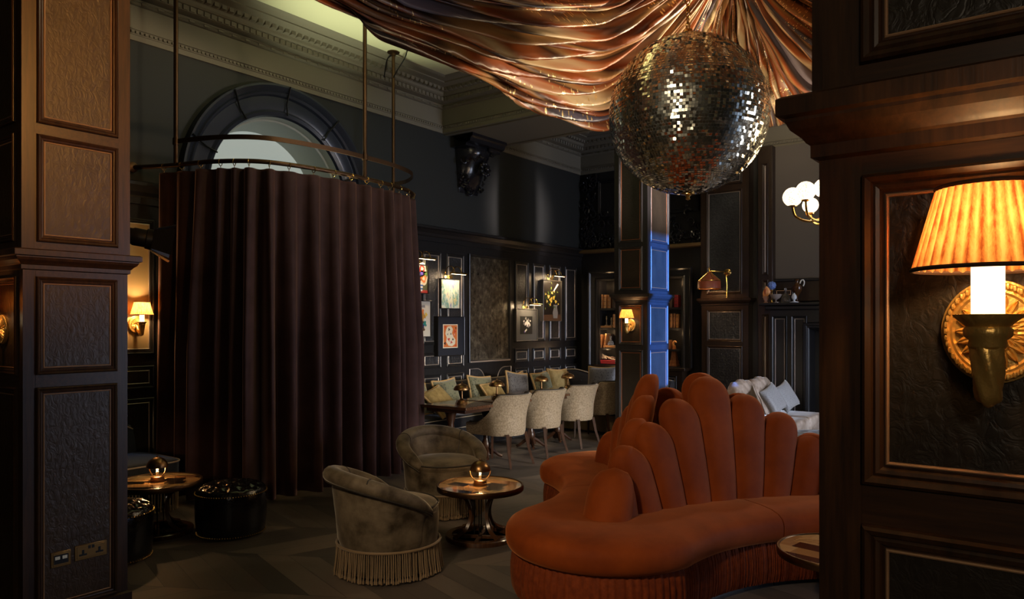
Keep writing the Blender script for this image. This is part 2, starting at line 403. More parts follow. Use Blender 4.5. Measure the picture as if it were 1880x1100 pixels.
for y in (BY0 + .06, BY1 - .06): MB().bb(XL, XR, y - .035, y + .035, ZK - .015, ZK + .01).obj('edge_moulding', M['plaster'], bm, bevel=.008)

# carved black bracket under the beam
y0, y1 = 8.16, 8.90; yc = (y0 + y1) / 2
cb = thing('corbel', 'black carved bracket with scrolls and rosette under the ceiling beam', 'bracket', (XL + .004, yc, 3.578))
MB().grid([[(x, s * k, z) for x, z in ((0, .78), (.42, .78), (.42, .74), (.39, .72), (.37, .67), (.30, .65), (.29, .62), (0, .62))] for k in (-.40, .40) for s in (1,)]).obj('abacus', M['carved'], cb, sharp=20)
b = MB(); rows = []
for j in range(15):
    v = j / 14; z = .64 * (1 - v); x = .16 + .15 * cos(v * 2.6) + .02 * sin(v * 12); wd = .30 - .08 * v
    rows.append([(x * (1 - .75 * abs(sin(q)) ** 3) if abs(q) < 1.5 else 0, wd * sin(q), z) for q in [-PI / 2 + PI * k / 14 for k in range(15)]])
b.grid(rows); b.cap(rows[-1])
rnd = random.Random(3)
for k in range(46):
    v = rnd.random(); q = rnd.uniform(-1.35, 1.35); z = .62 * (1 - v); x = (.16 + .15 * cos(v * 2.6)) * (1 - .6 * abs(sin(q)) ** 3); wd = .30 - .08 * v
    if abs(q) < .75 and .25 < v < .75: continue
    c = Vector((x, wd * sin(q), z)); r = rnd.uniform(.02, .055); a0 = rnd.uniform(0, 6)
    b.tube([c + Vector((.012 * t_, r * (1 - t_ / 9) * cos(a0 + t_ * .75), r * (1 - t_ / 9) * sin(a0 + t_ * .75))) for t_ in range(8)], [.016 * (1 - t_ / 11) for t_ in range(8)], 6)
b.obj('console', M['carved'], cb)
b = MB(); b.sphere((.34, 0.02, .33), .05)
for k in range(9):
    a = 2 * PI * k / 9; b.sphere((.32, .02 + .085 * cos(a), .33 + .085 * sin(a)), .032, 8, 6, (.6, 1, 1))
b.obj('rosette', M['carved'], cb)

# ---- end wall with its carved upper panels, chimney breast and other walls
we = thing('wall_end', 'dark end wall behind the bookcase and the fireplace', 'wall', (0, YE, 0), kind='structure')
MB().bb(XL, XR, 0, .3, 0, ZC).obj('wall_face', M['black_wood'], we, smooth=False)
xa, xb, xc, xd = ony(1066, 400, YE).x, ony(1132, 400, YE).x, ony(1226, 400, YE).x, ony(1296, 400, YE).x
MB().bb(XL, -4.8, -.2, 0, 2.92, 2.97).obj('gilt_rail', plain('dull gold line', (.30, .19, .08), .4, metal=.7), we, smooth=False)
b = MB(); rnd = random.Random(11)
for k in range(150):
    x = rnd.uniform(XL + .05, -4.85); z = 3.0 + abs(rnd.gauss(0, .28))
    if k % 4 == 0: x = XL + rnd.uniform(.05, .32); z = rnd.uniform(3.0, 4.3)
    r = rnd.uniform(.03, .10); a0 = rnd.uniform(0, 6); s = rnd.choice((-1, 1))
    b.tube([(x + r * (1 - q / 12) * cos(a0 + s * q * .7), -.03 - .004 * q, z + r * (1 - q / 12) * sin(a0 + s * q * .7)) for q in range(9)], [.022 * (1 - q / 12) for q in range(9)], 6)
b.obj('carved_lattice', M['carved'], we)
for x0, x1 in ((XL + .38, -5.75), (-5.65, -4.9)):
    panel(we, (x0, -.002, 3.50), (1, 0, 0), (0, 0, 1), (0, -1, 0), x1 - x0, .72, (M['black_wood'], M['carved'], M['carved']), mw=.06, lift=.03)
XG0, XG1 = ony(1420, 400, 11.6).x, -1.2
MB().bb(XG0, XG1, -.10, 0, 2.30, 4.36).obj('plaster_panel', M['wall_grey'], we, smooth=False)
MB().bb(XG0, XG1, -.12, 0, 1.99, 2.30).obj('frieze', M['brown_wood'], we, bevel=.01)
for x0, x1 in ((XG0 + .02, XG0 + .30), (XG0 + .85, XG0 + 1.25)):
    panel(we, (x0, -.121, 2.06), (1, 0, 0), (0, 0, 1), (0, -1, 0), x1 - x0, .13, (M['brown_wood'], M['gilt'], M['brown_wood']), mw=.03, bead=.006)
MB().bb(XG0, XG1, -.16, 0, 2.29, 2.335).obj('rail', M['black_wood'], we, bevel=.01)
MB().bb(ony(1393, 400, 11.5).x, XG0 + .03, -.24, 0, 0, ZK).obj('pilaster_strip', M['brown_wood'], we, bevel=.008)
xs = ony(1393, 400, 11.46).x
for z0, z1 in ((.1, 1.80), (2.05, 2.32), (2.40, 4.1)):
    panel(we, (xs + .05, -.241, z0), (1, 0, 0), (0, 0, 1), (0, -1, 0), XG0 - xs - .08, z1 - z0, (M['brown_wood'], M['silver_bead'], M['brown_wood']), mw=.04, bead=.006)

wr = thing('wall_right', 'long window wall facing the curtain', 'wall', (XR, 0, 0), kind='structure')
b = MB(); b.bb(0, .3, YR, 7.78, 0, ZC); b.bb(0, .3, 8.385, YE, 0, ZC); b.bb(0, .3, 7.78, 8.385, 0, 1.45); b.bb(0, .3, 7.78, 8.385, 3.6, ZC); b.obj('wall_face', M['wall_dark'], wr, smooth=False)
wb = MB().bb(XL, XR, YR - .3, YR, 0, ZC).obj('wall_rear', M['wall_dark'], smooth=False); struct(wb, 'dark wall behind the bar', 'wall')
sky_m = glow('evening sky through glass', (.40, .58, 1.0), .7, (.02, .02, .02))
for i, (y, wd) in enumerate(((9.9, 2.2), (6.1, 1.7))):
    wn_ = thing('window_%d' % (i + 2), ('tall sash window beside the fireplace', 'tall sash window across from the curtain', 'tall sash window behind the tall pillar')[i], 'window', (XR - .02, y, .75), kind='structure')
    MB().bb(0, .02, -wd / 2, wd / 2, 0, 2.1).obj('pane', sky_m, wn_, smooth=False)
    b = MB()
    for yy in (-wd / 2, 0, wd / 2): b.bb(-.05, 0, yy - .04, yy + .04, -.05, 2.15)
    for zz in (0, 1.05, 2.1): b.bb(-.05, 0, -wd / 2, wd / 2, zz - .04, zz + .04)
    b.obj('frame', M['black_wood'], wn_, smooth=False)

wn_ = thing('window_4', 'added narrow wall slot shaping the blue beam', 'window', (XR, 8.095, 1.45), kind='structure')  # unseen opening added and sized to trim the blue beam to the pillar
b = MB()
for yy in (-.345, .345): b.bb(-.03, .05, yy - .03, yy + .03, 0, 1.9)
for zz in (0, 2.15): b.bb(-.03, .05, -.4, .4, zz - .03, zz + .03)
b.obj('frame', M['black_wood'], wn_, smooth=False)

# ---- panelled pillars
PZ = ((.06, 1.302), (1.37, 1.911), (2.10, 2.69), (2.748, 3.98))
def cap_ring(x0, x1, y0, y1, prof):
    return [[(x0 - p, y0 - p, z), (x1 + p, y0 - p, z), (x1 + p, y1 + p, z), (x0 - p, y1 + p, z)] for p, z in prof]
CAPP = [(.0, 1.945), (.012, 1.95), (.012, 1.972), (.018, 1.976), (.024, 1.985), (.040, 1.998), (.047, 2.012), (.047, 2.018), (.06, 2.022), (.06, 2.052), (.05, 2.058), (0, 2.06)]
def pillar(name, label, x0, x1, y0, y1, faces, mats, rows=PZ, rail=True, stile=.072, ztop=ZK + .3, wm='oak'):
    p = thing(name, label, 'pillar', ((x0 + x1) / 2, (y0 + y1) / 2, 0), kind='structure'); c = Vector(p.location)
    hx, hy = (x1 - x0) / 2, (y1 - y0) / 2
    MB().bb(-hx, hx, -hy, hy, 0, 2.0).obj('shaft', M[wm], p, smooth=False)
    e = .010
    MB().bb(-hx - e, hx + e, -hy - e, hy + e, 2.0, ztop).obj('upper_shaft', M[wm], p, smooth=False)
    MB().grid(cap_ring(-hx, hx, -hy, hy, CAPP), cu=True).obj('cap_moulding', M[wm], p, sharp=20)
    MB().grid(cap_ring(-hx, hx, -hy, hy, [(.0, 0), (.018, 0), (.018, .045), (.006, .055), (0, .056)]), cu=True).obj('plinth', M[wm], p, sharp=20)
    for fc in faces:
        for i, (z0, z1) in enumerate(rows):
            ex = e if z0 > 2.0 else 0.0
            if fc == '-y': O, U, N, W_ = Vector((-hx - ex, -hy - ex, 0)), (1, 0, 0), (0, -1, 0), 2 * (hx + ex)
            elif fc == '+x': O, U, N, W_ = Vector((hx + ex, -hy - ex, 0)), (0, 1, 0), (1, 0, 0), 2 * (hy + ex)
            st = stile + ex; O = O + Vector(U) * st + Vector((0, 0, z0))
            panel(p, O, U, (0, 0, 1), N, W_ - 2 * st, z1 - z0, mats)
        if rail:
            zz = [0.0] + [q for r in rows for q in r] + [ztop]
            for k in range(0, len(zz), 2):
                z0, z1 = zz[k], zz[k + 1]
                for a, b_ in ((max(z0, .06), min(z1, 1.944)), (max(z0, 2.062), z1)):
                    if b_ - a < .02: continue
                    ex = e if a > 2.0 else 0.0; bb = MB()
                    if fc == '-y': bb.bb(-hx - ex + stile, hx + ex - stile, -hy - ex - .0012, -hy, a, b_)
                    else: bb.bb(hx, hx + ex + .0012, -hy - ex + stile, hy + ex - stile, a, b_)
                    bb.obj('rail', M['oak_rail'], p, smooth=False)
    return p
LP = pillar('pillar', 'oak pillar with brown hide panels and brass socket plates', -5.10, -4.54, 1.66, 2.22, ('+x', '-y'), (M['hide_brown'], M['gilt'], M['oak']), stile=.062)
RP = pillar('pillar', 'oak pillar with black hide panels carrying the biggest wall sconce', -.368, .158, 1.42, 1.98, ('-y', '+x'), (M['leather'], M['gilt'], M['oak']))
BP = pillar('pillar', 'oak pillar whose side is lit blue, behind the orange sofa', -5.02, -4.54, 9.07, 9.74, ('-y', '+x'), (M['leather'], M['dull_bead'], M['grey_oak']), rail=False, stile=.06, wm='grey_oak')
PL = pillar('pillar', 'wooden pilaster carrying the copper shaded lamp beside the fireplace', -4.79, -4.03, 11.5, 11.69, ('-y',), (M['leather_far'], M['silver_bead'], M['brown_wood']), ((.12, 1.302), (1.37, 1.88), (2.12, 3.76), (3.85, 4.3)), rail=False, stile=.09, wm='brown_wood')
# ------------------------------------------------------------------ orange conversation sofa (three concave scalloped backs round a triangle)
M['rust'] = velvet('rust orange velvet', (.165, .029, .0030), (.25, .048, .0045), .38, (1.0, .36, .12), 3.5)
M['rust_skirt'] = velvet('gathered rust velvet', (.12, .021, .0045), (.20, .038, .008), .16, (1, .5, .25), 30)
def make_sofa():
    T = [Vector((.58, 4.6, 0)), Vector((2.35, 5.3, 0)), Vector((.86, 6.48, 0))]
    G = (T[0] + T[1] + T[2]) / 3; T = [p - G for p in T]
    o = thing('conversation_sofa', 'large orange velvet three-sided sofa with scalloped shell backs under the mirror ball', 'sofa', cw(G.x, G.y), TH)
    IND = .17
    def side(k, s):
        a, b = T[k], T[(k + 1) % 3]; m = (a + b) / 2; inw = (-m).normalized()
        return a.lerp(b, s) + inw * IND * 4 * s * (1 - s)
    def tang(k, s): return (side(k, min(s + .01, 1.0)) - side(k, max(s - .01, 0.0))).normalized()
    def outn(k, s): t_ = tang(k, s); return Vector((t_.y, -t_.x, 0))
    # outline: list of (point, normal, offset)
    def outline(k0, s0, k1, s1, n=44):
        """from side k0 at s0 round tip T[k1] to side k1 at s1"""
        res = []
        for i in range(n): s = s0 + (1 - s0) * i / (n - 1); res.append((side(k0, s), outn(k0, s), .53 + .09 * abs(2 * s - 1) ** 2))
        na, nb = outn(k0, 1), outn(k1, 0); a0 = math.atan2(na.y, na.x); a1 = math.atan2(nb.y, nb.x)
        while a1 < a0: a1 += 2 * PI
        for i in range(1, 24): a = a0 + (a1 - a0) * i / 24; res.append((T[k1], Vector((cos(a), sin(a), 0)), .62))
        for i in range(n): s = s1 * i / (n - 1); res.append((side(k1, s), outn(k1, s), .53 + .09 * abs(2 * s - 1) ** 2))
        return res
    def off(ol, d, z): return [(*(p + n_ * max(o_ - d, .0)).xy, z) for p, n_, o_ in ol]
    prof = [(.62, .455), (.40, .475), (.22, .478), (.12, .472), (.055, .456), (.02, .435), (.004, .41), (0, .385), (0, .355), (.006, .325), (.022, .302), (.05, .288), (.10, .284), (.62, .284)]
    for tip in range(3):
        k0, k1 = (tip - 1) % 3, tip
        ol = outline(k0, .565, k1, .56)
        b = MB(); rows = [off(ol, d, z) for d, z in prof]; b.grid(rows)
        for e in (0, -1): b.add([r[e] for r in rows], [tuple(range(len(rows)))])
        b.obj('seat', M['rust'], o, sharp=50)
        # gathered skirt
        dense = []
        for (p, n_, a), (p2, n2, a2) in zip(ol, ol[1:]):
            for q in range(5): f = q / 5; dense.append((p.lerp(p2, f), n_.lerp(n2, f).normalized(), a + (a2 - a) * f))
        dense.append(ol[-1]); rr = random.Random(tip); ph = [rr.uniform(-1, 1) for _ in dense]
        rows = []
        for j, z in enumerate((.288, .25, .19, .13, .07, .035)):
            belly = .055 - .02 * sin(PI * j / 5)
            rows.append([(*(p + n_ * (a - belly + .007 * sin(i * 1.9 + ph[i] * .9 + .3 * ph[(i * 7) % len(ph)]))).xy, z) for i, (p, n_, a) in enumerate(dense)])
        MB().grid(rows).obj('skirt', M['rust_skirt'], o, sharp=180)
        pl = off(ol, .10, 0); MB().grid([pl, [(x, y, .06) for x, y, z in pl]]).obj('plinth', M['black_wood'], o, smooth=False)
    # scallops of the backs
    HT = [.27, .42, .55, .69, .83, .70, .57, .42, .27]
    for k in range(3):
        L = sum((side(k, (i + 1) / 40) - side(k, i / 40)).length for i in range(40)); n = len(HT)
        for i, H in enumerate(HT):
            s = (i + .5) / n; P = side(k, s); t_ = tang(k, s); nn = outn(k, s); W = L / n * .53; z0 = .455; TK, TB = .105, .07
            FAN = .85; fan = (s - .5) * FAN * (.35 if i in (0, n - 1) else 1)
            rows_f, rows_b = [], []; NV, NU = 18, 12
            Rr_ = min((L + FAN * H) / n * .60, H * .8)
            for j in range(NV + 1):
                v = j / NV; v = 1 - (1 - v) ** 1.7; h = (H + z0 - z0) * v
                q = max(0, (h - (H - Rr_)) / Rr_); wv = math.sqrt(max(1 - q * q, 0)); wd = (L + FAN * h) / n * .535 * (wv if q > 0 else 1) + 1e-4
                rf, rb = [], []
                for m in range(NU + 1):
                    u = -1 + 2 * m / NU; th = math.sqrt(max(0, 1 - abs(u) ** 2.4)) * (wv ** .7)
                    lean = -.17 * (h / .8) ** 1.3 * .8
                    base = P + t_ * (u * wd + fan * h) + nn * lean; base = Vector((base.x, base.y, z0 + h))
                    th2 = (.42 + .58 * max(0, 1 - abs(u) ** 2.6) ** .7) * wv ** .6; rf.append(base + nn * TK * th2); rb.append(base - nn * TB * th2)
                rows_f.append(rf); rows_b.append(rb)
            b = MB(); b.grid([rf + rb[::-1] for rf, rb in zip(rows_f, rows_b)], cu=True); b.cap(rows_f[0] + rows_b[0][::-1])
            b.obj('back_scallop', M['rust'], o, sharp=75)
        # rounded nose where two backs meet
        d = T[k].normalized(); sx = Vector((-d.y, d.x, 0)); b = MB(); rows = []
        for j in range(11):
            v = j / 10; h = .30 * v; q = v ** 2.0; r = math.sqrt(max(1 - q * q, 0.0001))
            rows.append([Vector((T[k] + d * (.0 - .10 * v + r * .125 * cos(a)) + sx * (.155 * r * sin(a))).xy.to_tuple() + (.455 + h,)) for a in [2 * PI * m / 20 for m in range(20)]])
        b.grid(rows, cu=True); b.cap(rows[-1]); b.obj('back_nose', M['rust'], o, sharp=60)
    return o
make_sofa()
# ------------------------------------------------------------------ low seats, tables and lamps in front of the curtain
M['olive'] = velvet('olive brown crushed velvet', (.032, .023, .013), (.17, .135, .092), .5, (1, .92, .78), 5.5, .6, .3)
M['fringe'] = plain('antique gold fringe', (.20, .13, .06), .65, sheen=.3)
M['piping_dark'] = plain('dark piping cord', (.02, .016, .012), .6)
def fringe(par, R, z0, z1, n=150, a0=0, a1=2 * PI, ctr=(0, 0), seed=1):
    rr = random.Random(seed); b = MB()
    for k in range(n):
        a = a0 + (a1 - a0) * k / n; r = R + rr.uniform(-.004, .006); r2 = r + rr.uniform(.004, .022); da = rr.uniform(-.008, .008)
        zt = z1 + rr.uniform(-.004, .008)
        P = lambda rr_, aa, z: Vector((ctr[0] + rr_ * cos(aa), ctr[1] + rr_ * sin(aa), z))
        b.tube([P(r, a, z0), P((r + r2) / 2, a + da * .5, (z0 + zt) / 2), P(r2, a + da, zt + .022), P(r2, a + da, zt + .016), P(r2 + .001, a + da, zt)], [.0042, .0045, .0042, .0068, .0075], 5)
    f = b.obj('fringe', M['fringe'], par)
    MB().tube([Vector((ctr[0] + (R + .006) * cos(a0 + (a1 - a0) * k / 64), ctr[1] + (R + .006) * sin(a0 + (a1 - a0) * k / 64), z0 + .008)) for k in range(64 if a1 - a0 > 6 else 65)], .009, 6, closed=a1 - a0 > 6).obj('braid', M['fringe'], f)
    return f
def make_tub():
    o = thing('fringed_armchair', 'olive velvet tub armchair with bullion fringe, its back to the camera', 'armchair')
    b = MB().lathe([(.30, .03), (.315, .04), (.325, .19), (.335, .30), (.335, .40), (.32, .41)], 40); b.obj('base', M['olive'], o)
    b = MB().lathe([(.318, .395), (.33, .41), (.332, .43), (.318, .45), (.27, .466), (.15, .474), (.0, .476)], 40); b.obj('seat', M['olive'], o)
    MB().tube([Vector((.332 * cos(a), .332 * sin(a), .447)) for a in [2 * PI * k / 48 for k in range(48)]], .006, 6, closed=True).obj('piping', M['piping_dark'], o)
    # wrapped back: angle from the back (-x)
    A = math.radians(118); N = 44; rows = []; NR = 22
    for i in range(N + 1):
        q = -1 + 2 * i / N; a = PI + q * A
        top = .455 + .240 * (cos(q * PI / 2) ** .85 if abs(q) < 1 else 0); end = max(0, (abs(q) - .86) / .14)
        ri, ro = .265 + .03 * end, .352 - .03 * end; rt = .052 * (1 - .35 * end)
        lean = .05 * (1 - q * q)
        sec = []
        sec += [(ro - .03, .19), (ro - .012, .24), (ro - .002, .36)]
        zs = max(top - .07, .40)
        sec += [(ro + lean * .5 + .004, zs)]
        cxr = (ro + ri) / 2 + .018 + lean
        for k in range(11):
            g = -.25 * PI + 1.5 * PI * k / 10; sec.append((cxr + (rt + .008) * cos(g), top - .03 + rt * sin(g)))
        sec += [(ri + .02 + lean * .3, max(top - .13, .42)), (ri, .42), (ri, .34), (ro - .06, .19)]
        rows.append([Vector((r * cos(a), r * sin(a), z)) for r, z in sec])
    b = MB(); b.grid(rows, cu=True); b.cap(rows[0]); b.cap(rows[-1], True)
    bk = b.obj('back', M['olive'], o, sharp=60)
    MB().tube([r[4] + (r[4] * Vector((1, 1, 0)) if False else Vector((0, 0, 0))) for r in rows], .006, 6).obj('piping', M['piping_dark'], bk)
    for q in (-.42, .42):
        i = int((q + 1) / 2 * N); MB().tube([rows[i][j] + Vector((0, 0, .001)) for j in range(7, 17)], .004, 5).obj('seam', M['piping_dark'], bk)
    fringe(o, .338, .195, .012)
    return o
tub = make_tub()
p1 = cw(-.83, 5.06); tub.location = p1; tub.rotation_euler.z = TH + math.radians(32)
p2 = cw(-.60, 6.62); dup(tub, p2, TH + math.radians(-58), 'olive velvet tub armchair with bullion fringe, facing us across the small round table')

def marquetry():
    t = NT('patchwork marquetry'); co = t.coord((9, 9, 0), (0, 0, .35)); sp = t.new('ShaderNodeSeparateXYZ'); t.link(co, sp.inputs[0])
    ra = t.math('FLOOR', sp.outputs[1]); wn0 = t.new('ShaderNodeTexWhiteNoise', noise_dimensions='1D'); t.link(ra, wn0.inputs['W'])
    cx_ = t.math('FLOOR', t.math('ADD', t.math('MULTIPLY', sp.outputs[0], .72), t.math('MULTIPLY', wn0.outputs['Value'], 3)))
    cb = t.new('ShaderNodeCombineXYZ'); t.link(cx_, cb.inputs[0]); t.link(ra, cb.inputs[1])
    wn = t.new('ShaderNodeTexWhiteNoise'); t.link(cb.outputs[0], wn.inputs['Vector'])
    gr = t.noise(t.coord((3, 60, 1)), 2.0, 4)
    col = t.ramp(t.math('ADD', wn.outputs['Value'], t.math('MULTIPLY', t.math('SUBTRACT', gr, .5), .12)), [(0, (.012, .009, .008)), (.24, (.40, .22, .09)), (.45, (.55, .35, .16)), (.62, (.26, .12, .045)), (.72, (.62, .42, .20)), (.9, (.02, .014, .01))], 'CONSTANT')
    t.base(col); t.set(rough=.12, coat=.6, coatr=.05); return t.m
M['marquetry'] = marquetry()
M['walnut'] = wood('polished walnut', (.030, .013, .006), (.085, .036, .015), rough=.25, bump=.05, coat=.2)
def make_table():
    o = thing('coffee_table', 'small round marquetry table between the two olive armchairs', 'coffee table')
    MB().lathe([(0, .395), (.315, .395), (.318, .398), (.318, .4105), (0, .4105)], 64).obj('tabletop', M['marquetry'], o)
    MB().lathe([(.312, .372), (.332, .374), (.335, .38), (.335, .411), (.332, .416), (.322, .416), (.319, .4115), (.312, .395)], 64).obj('rim', M['bronze'], o)
    for k in range(4):
        a = PI / 4 + k * PI / 2; pts = crom([(.20, 0, .385), (.13, 0, .32), (.095, 0, .24), (.095, 0, .16), (.14, 0, .08), (.235, 0, .035)], 6)
        R = Matrix.Rotation(a, 3, 'Z'); MB().tube([R @ p for p in pts], [.026 - .008 * sin(PI * i / (len(pts) - 1)) for i in range(len(pts))], 4, flat=.8).obj('leg', M['walnut'], o, sharp=30)
    for k in range(4):
        a = k * PI / 2; MB().tube([Vector((.045 * cos(a), .045 * sin(a), .03)), Vector((.045 * cos(a), .045 * sin(a), .39))], .005, 6).obj('rod', M['black_metal'], o)
    MB().lathe([(.215, 0), (.265, 0), (.268, .01), (.268, .032), (.262, .038), (.218, .038), (.213, .03), (.213, .01), (.215, 0)], 48).obj('base_ring', M['walnut'], o)
    for k in range(2):
        R = Matrix.Rotation(k * PI / 2, 3, 'Z'); MB().box((0, 0, .012), (.44, .03, .02), k * PI / 2).obj('base_bar', M['walnut'], o, smooth=False)
    return o
tb = make_table(); pt = cw(-.245, 5.78); tb.location = pt; tb.rotation_euler.z = .5
pl_ = cw(-2.80, 5.92); dup(tb, pl_, 1.1, 'small round marquetry table beside the tufted black pouffe')
pr_ = cw(1.80, 4.10); dup(tb, pr_, .2, 'small round marquetry table half hidden behind the sconce pillar')

M['lampbulb'] = glow('warm flame bulb', (1.0, .62, .25), 10)
def make_globe_lamp():
    o = thing('globe_lamp', 'bronze globe table lamp lit on the table between the olive armchairs', 'table lamp')
    MB().lathe([(.0, 0), (.052, 0), (.054, .004), (.054, .014), (.050, .018), (.050, .034), (.052, .038), (.048, .040), (.0, .040)], 28).obj('base', M['bronze_lamp'], o)
    R, zc = .080, .110
    pr = [(R * cos(a), zc + R * sin(a)) for a in [.02 + (PI / 2 - .02) * k / 12 for k in range(13)]]
    pr = pr[:-1] + [(0.0, zc + R)]
    MB().lathe(pr + [], 32).lathe([(r * .965, z - .002) for r, z in pr], 32).obj('dome', M['bronze_lamp'], o, sharp=60)
    MB().lathe([(.004, zc + R - .002), (.007, zc + R + .004), (.004, zc + R + .010), (0, zc + R + .011)], 12).obj('finial', M['bronze_lamp'], o)
    for k in range(2):
        s = -1 if k else 1
        MB().tube([Vector((s * R * cos(a), 0, zc + R * sin(a))) for a in [.05 - (PI / 2 - .55) * q / 10 for q in range(11)]], .0042, 6).obj('rib', M['bronze_lamp'], o)
    MB().lathe([(.010, .04), (.010, .075), (.004, .078), (0, .079)], 12).obj('candle', plain('ivory candle tube', (.6, .5, .35), .5), o)
    MB().sphere((0, 0, .095), .009, 10, 8, (1, 1, 1.9)).obj('bulb', M['lampbulb'], o)
    return o
gl = make_globe_lamp(); gl.location = (pt.x, pt.y, .4105); gl.rotation_euler.z = TH + .15
dup(gl, (pl_.x, pl_.y, .4105), TH - .3, 'bronze globe table lamp on the table beside the black pouffe')
for q in (pt, pl_): light('globe_lamp_light', 'POINT', (q.x, q.y, .505), 5.0, (1.0, .58, .24), .015)

M['patent'] = leather('glossy black leather', (.006, .006, .008), (.010, .010, .012), 40, .13, .12)
def make_pouffe():
    o = thing('pouffe', 'round black leather pouffe with buttoned top in front of the curtain', 'pouffe')
    MB().lathe([(.245, .012), (.256, .03), (.266, .12), (.270, .22), (.268, .31), (.262, .335), (.24, .34)], 56).obj('body', M['patent'], o)
    pts = []
    for r_, n_ in ((0, 1), (.115, 6), (.205, 12)):
        for k in range(n_): pts.append((r_ * cos(2 * PI * (k + .5 * (n_ == 12)) / n_), r_ * sin(2 * PI * (k + .5 * (n_ == 12)) / n_)))
    rows = []; NA_ = 96
    for i in range(30):
        r = .264 * (1 - i / 29.0); row = []
        for k in range(NA_):
            a = 2 * PI * k / NA_; x, y = r * cos(a), r * sin(a)
            ds = sorted(math.hypot(x - p[0], y - p[1]) for p in pts); d = ds[0]; e = ds[1] - ds[0]
            z = .335 + .075 * math.sqrt(max(0, 1 - (r / .264) ** 4.0)) + (.030 * min(1, d / .055) ** .7 - .03) * (1 if r < .25 else (.264 - r) / .014)
            if r > .12: z -= .006 * max(0, sin(a * 24)) * max(0, (r - .19) / .075)
            z -= .010 * max(0, 1 - e / .014) * min(1, d / .03) * (r < .24)
            row.append((x, y, z))
        rows.append(row)
    MB().grid(rows, cu=True).obj('cushion', M['patent'], o, sharp=180)
    for z, R in ((.333, .268), (.022, .257)):
        b = MB()
        for k in range(84): a = 2 * PI * k / 84; b.sphere((R * cos(a), R * sin(a), z), .0052, 6, 4)
        b.obj('nailhead_trim', M['brass'], o)
    return o
pf = make_pouffe(); pf.location = cw(-2.22, 5.93)
dup(pf, Vector((-5.40, 2.53, 0)), .7, 'round black leather pouffe half hidden behind the socket pillar')

# dark blue slipper sofa against the wall
M['midnight'] = velvet('midnight blue velvet', (.006, .008, .012), (.014, .018, .026), .45, (.6, .75, 1.0), 5)
M['cream_piping'] = plain('pale piping cord', (.30, .25, .19), .6)
def rrect(x0, x1, y0, y1, r, n=6):
    out = []
    for cx_, cy_, a in ((x1 - r, y0 + r, -PI / 2), (x1 - r, y1 - r, 0), (x0 + r, y1 - r, PI / 2), (x0 + r, y0 + r, PI)):
        for k in range(n + 1): out.append((cx_ + r * cos(a + PI / 2 * k / n), cy_ + r * sin(a + PI / 2 * k / n)))
    return out
def cushion_slab(par, name, m, x0, x1, y0, y1, z0, z1, r=.08, e=.03):
    b = MB(); rows = []
    for d, z in ((e * 1.0, z0), (e * .3, z0 + e * .3), (0, z0 + e), (0, z1 - e), (e * .3, z1 - e * .3), (e, z1), (e * 3, z1 + e * .25)):
        rows.append([(x, y, z) for x, y in rrect(x0 + d, x1 - d, y0 + d, y1 - d, max(r - d, .012))])
    b.grid(rows, cu=True); b.cap(rows[0], True); b.cap(rows[-1]); return b.obj(name, m, par, sharp=50)
def slipper():
    # local: wall at x = 0, faces +x, runs along y
    o = thing('slipper_sofa', 'armless midnight blue velvet sofa with pale piping against the long wall', 'sofa', (XL + .07, 2.35, 0))
    L0, L1 = -.75, 1.22
    cushion_slab(o, 'seat', M['midnight'], .12, .86, L0, L1, .28, .46, .14)
    MB().tube([Vector((x, y, .447)) for x, y in rrect(.118, .864, L0 - .003, L1 + .003, .142)], .007, 6, closed=True).obj('piping', M['cream_piping'], o)
    rows = []
    for i in range(33):
        y = L0 + .02 + (L1 - L0 - .12) * i / 32; e = max(0, (i - 26) / 6.0); top = .80 - .10 * e ** 2
        bulge = .022 * abs(sin(PI * i / 32 * 6))
        rows.append([(.02, y, .3), (.0, y, top - .03), (.03, y, top), (.09, y, top + .005), (.13, y, top - .03), (.16 + bulge, y, .62), (.20 + bulge, y, .47), (.21, y, .3)])
    b = MB().grid(rows, cu=True); b.cap(rows[0]); b.cap(rows[-1], True); bk = b.obj('back', M['midnight'], o, sharp=60)
    MB().tube([Vector(r[4]) + Vector((.004, 0, .004)) for r in rows], .007, 6).obj('piping', M['cream_piping'], bk)
    b = MB().bb(.16, .82, L0 + .05, L1 - .05, .06, .29); b.obj('frame', M['midnight'], o, bevel=.02)
    rr = random.Random(5); b = MB()
    per = [Vector((x, y, 0)) for x, y in rrect(.13, .855, L0 + .01, L1 - .01, .13, 10)]; per = resample(per + [per[0]], 190)
    for p in per: zt = .03 + rr.uniform(-.005, .008); b.tube([Vector((p.x, p.y, .285)), Vector((p.x + rr.uniform(-.004, .004), p.y, .15)), Vector((p.x, p.y + rr.uniform(-.004, .004), zt + .02)), Vector((p.x, p.y, zt))], [.005, .005, .005, .008], 5)
    b.obj('fringe', M['fringe'], o)
    return o
slipper()
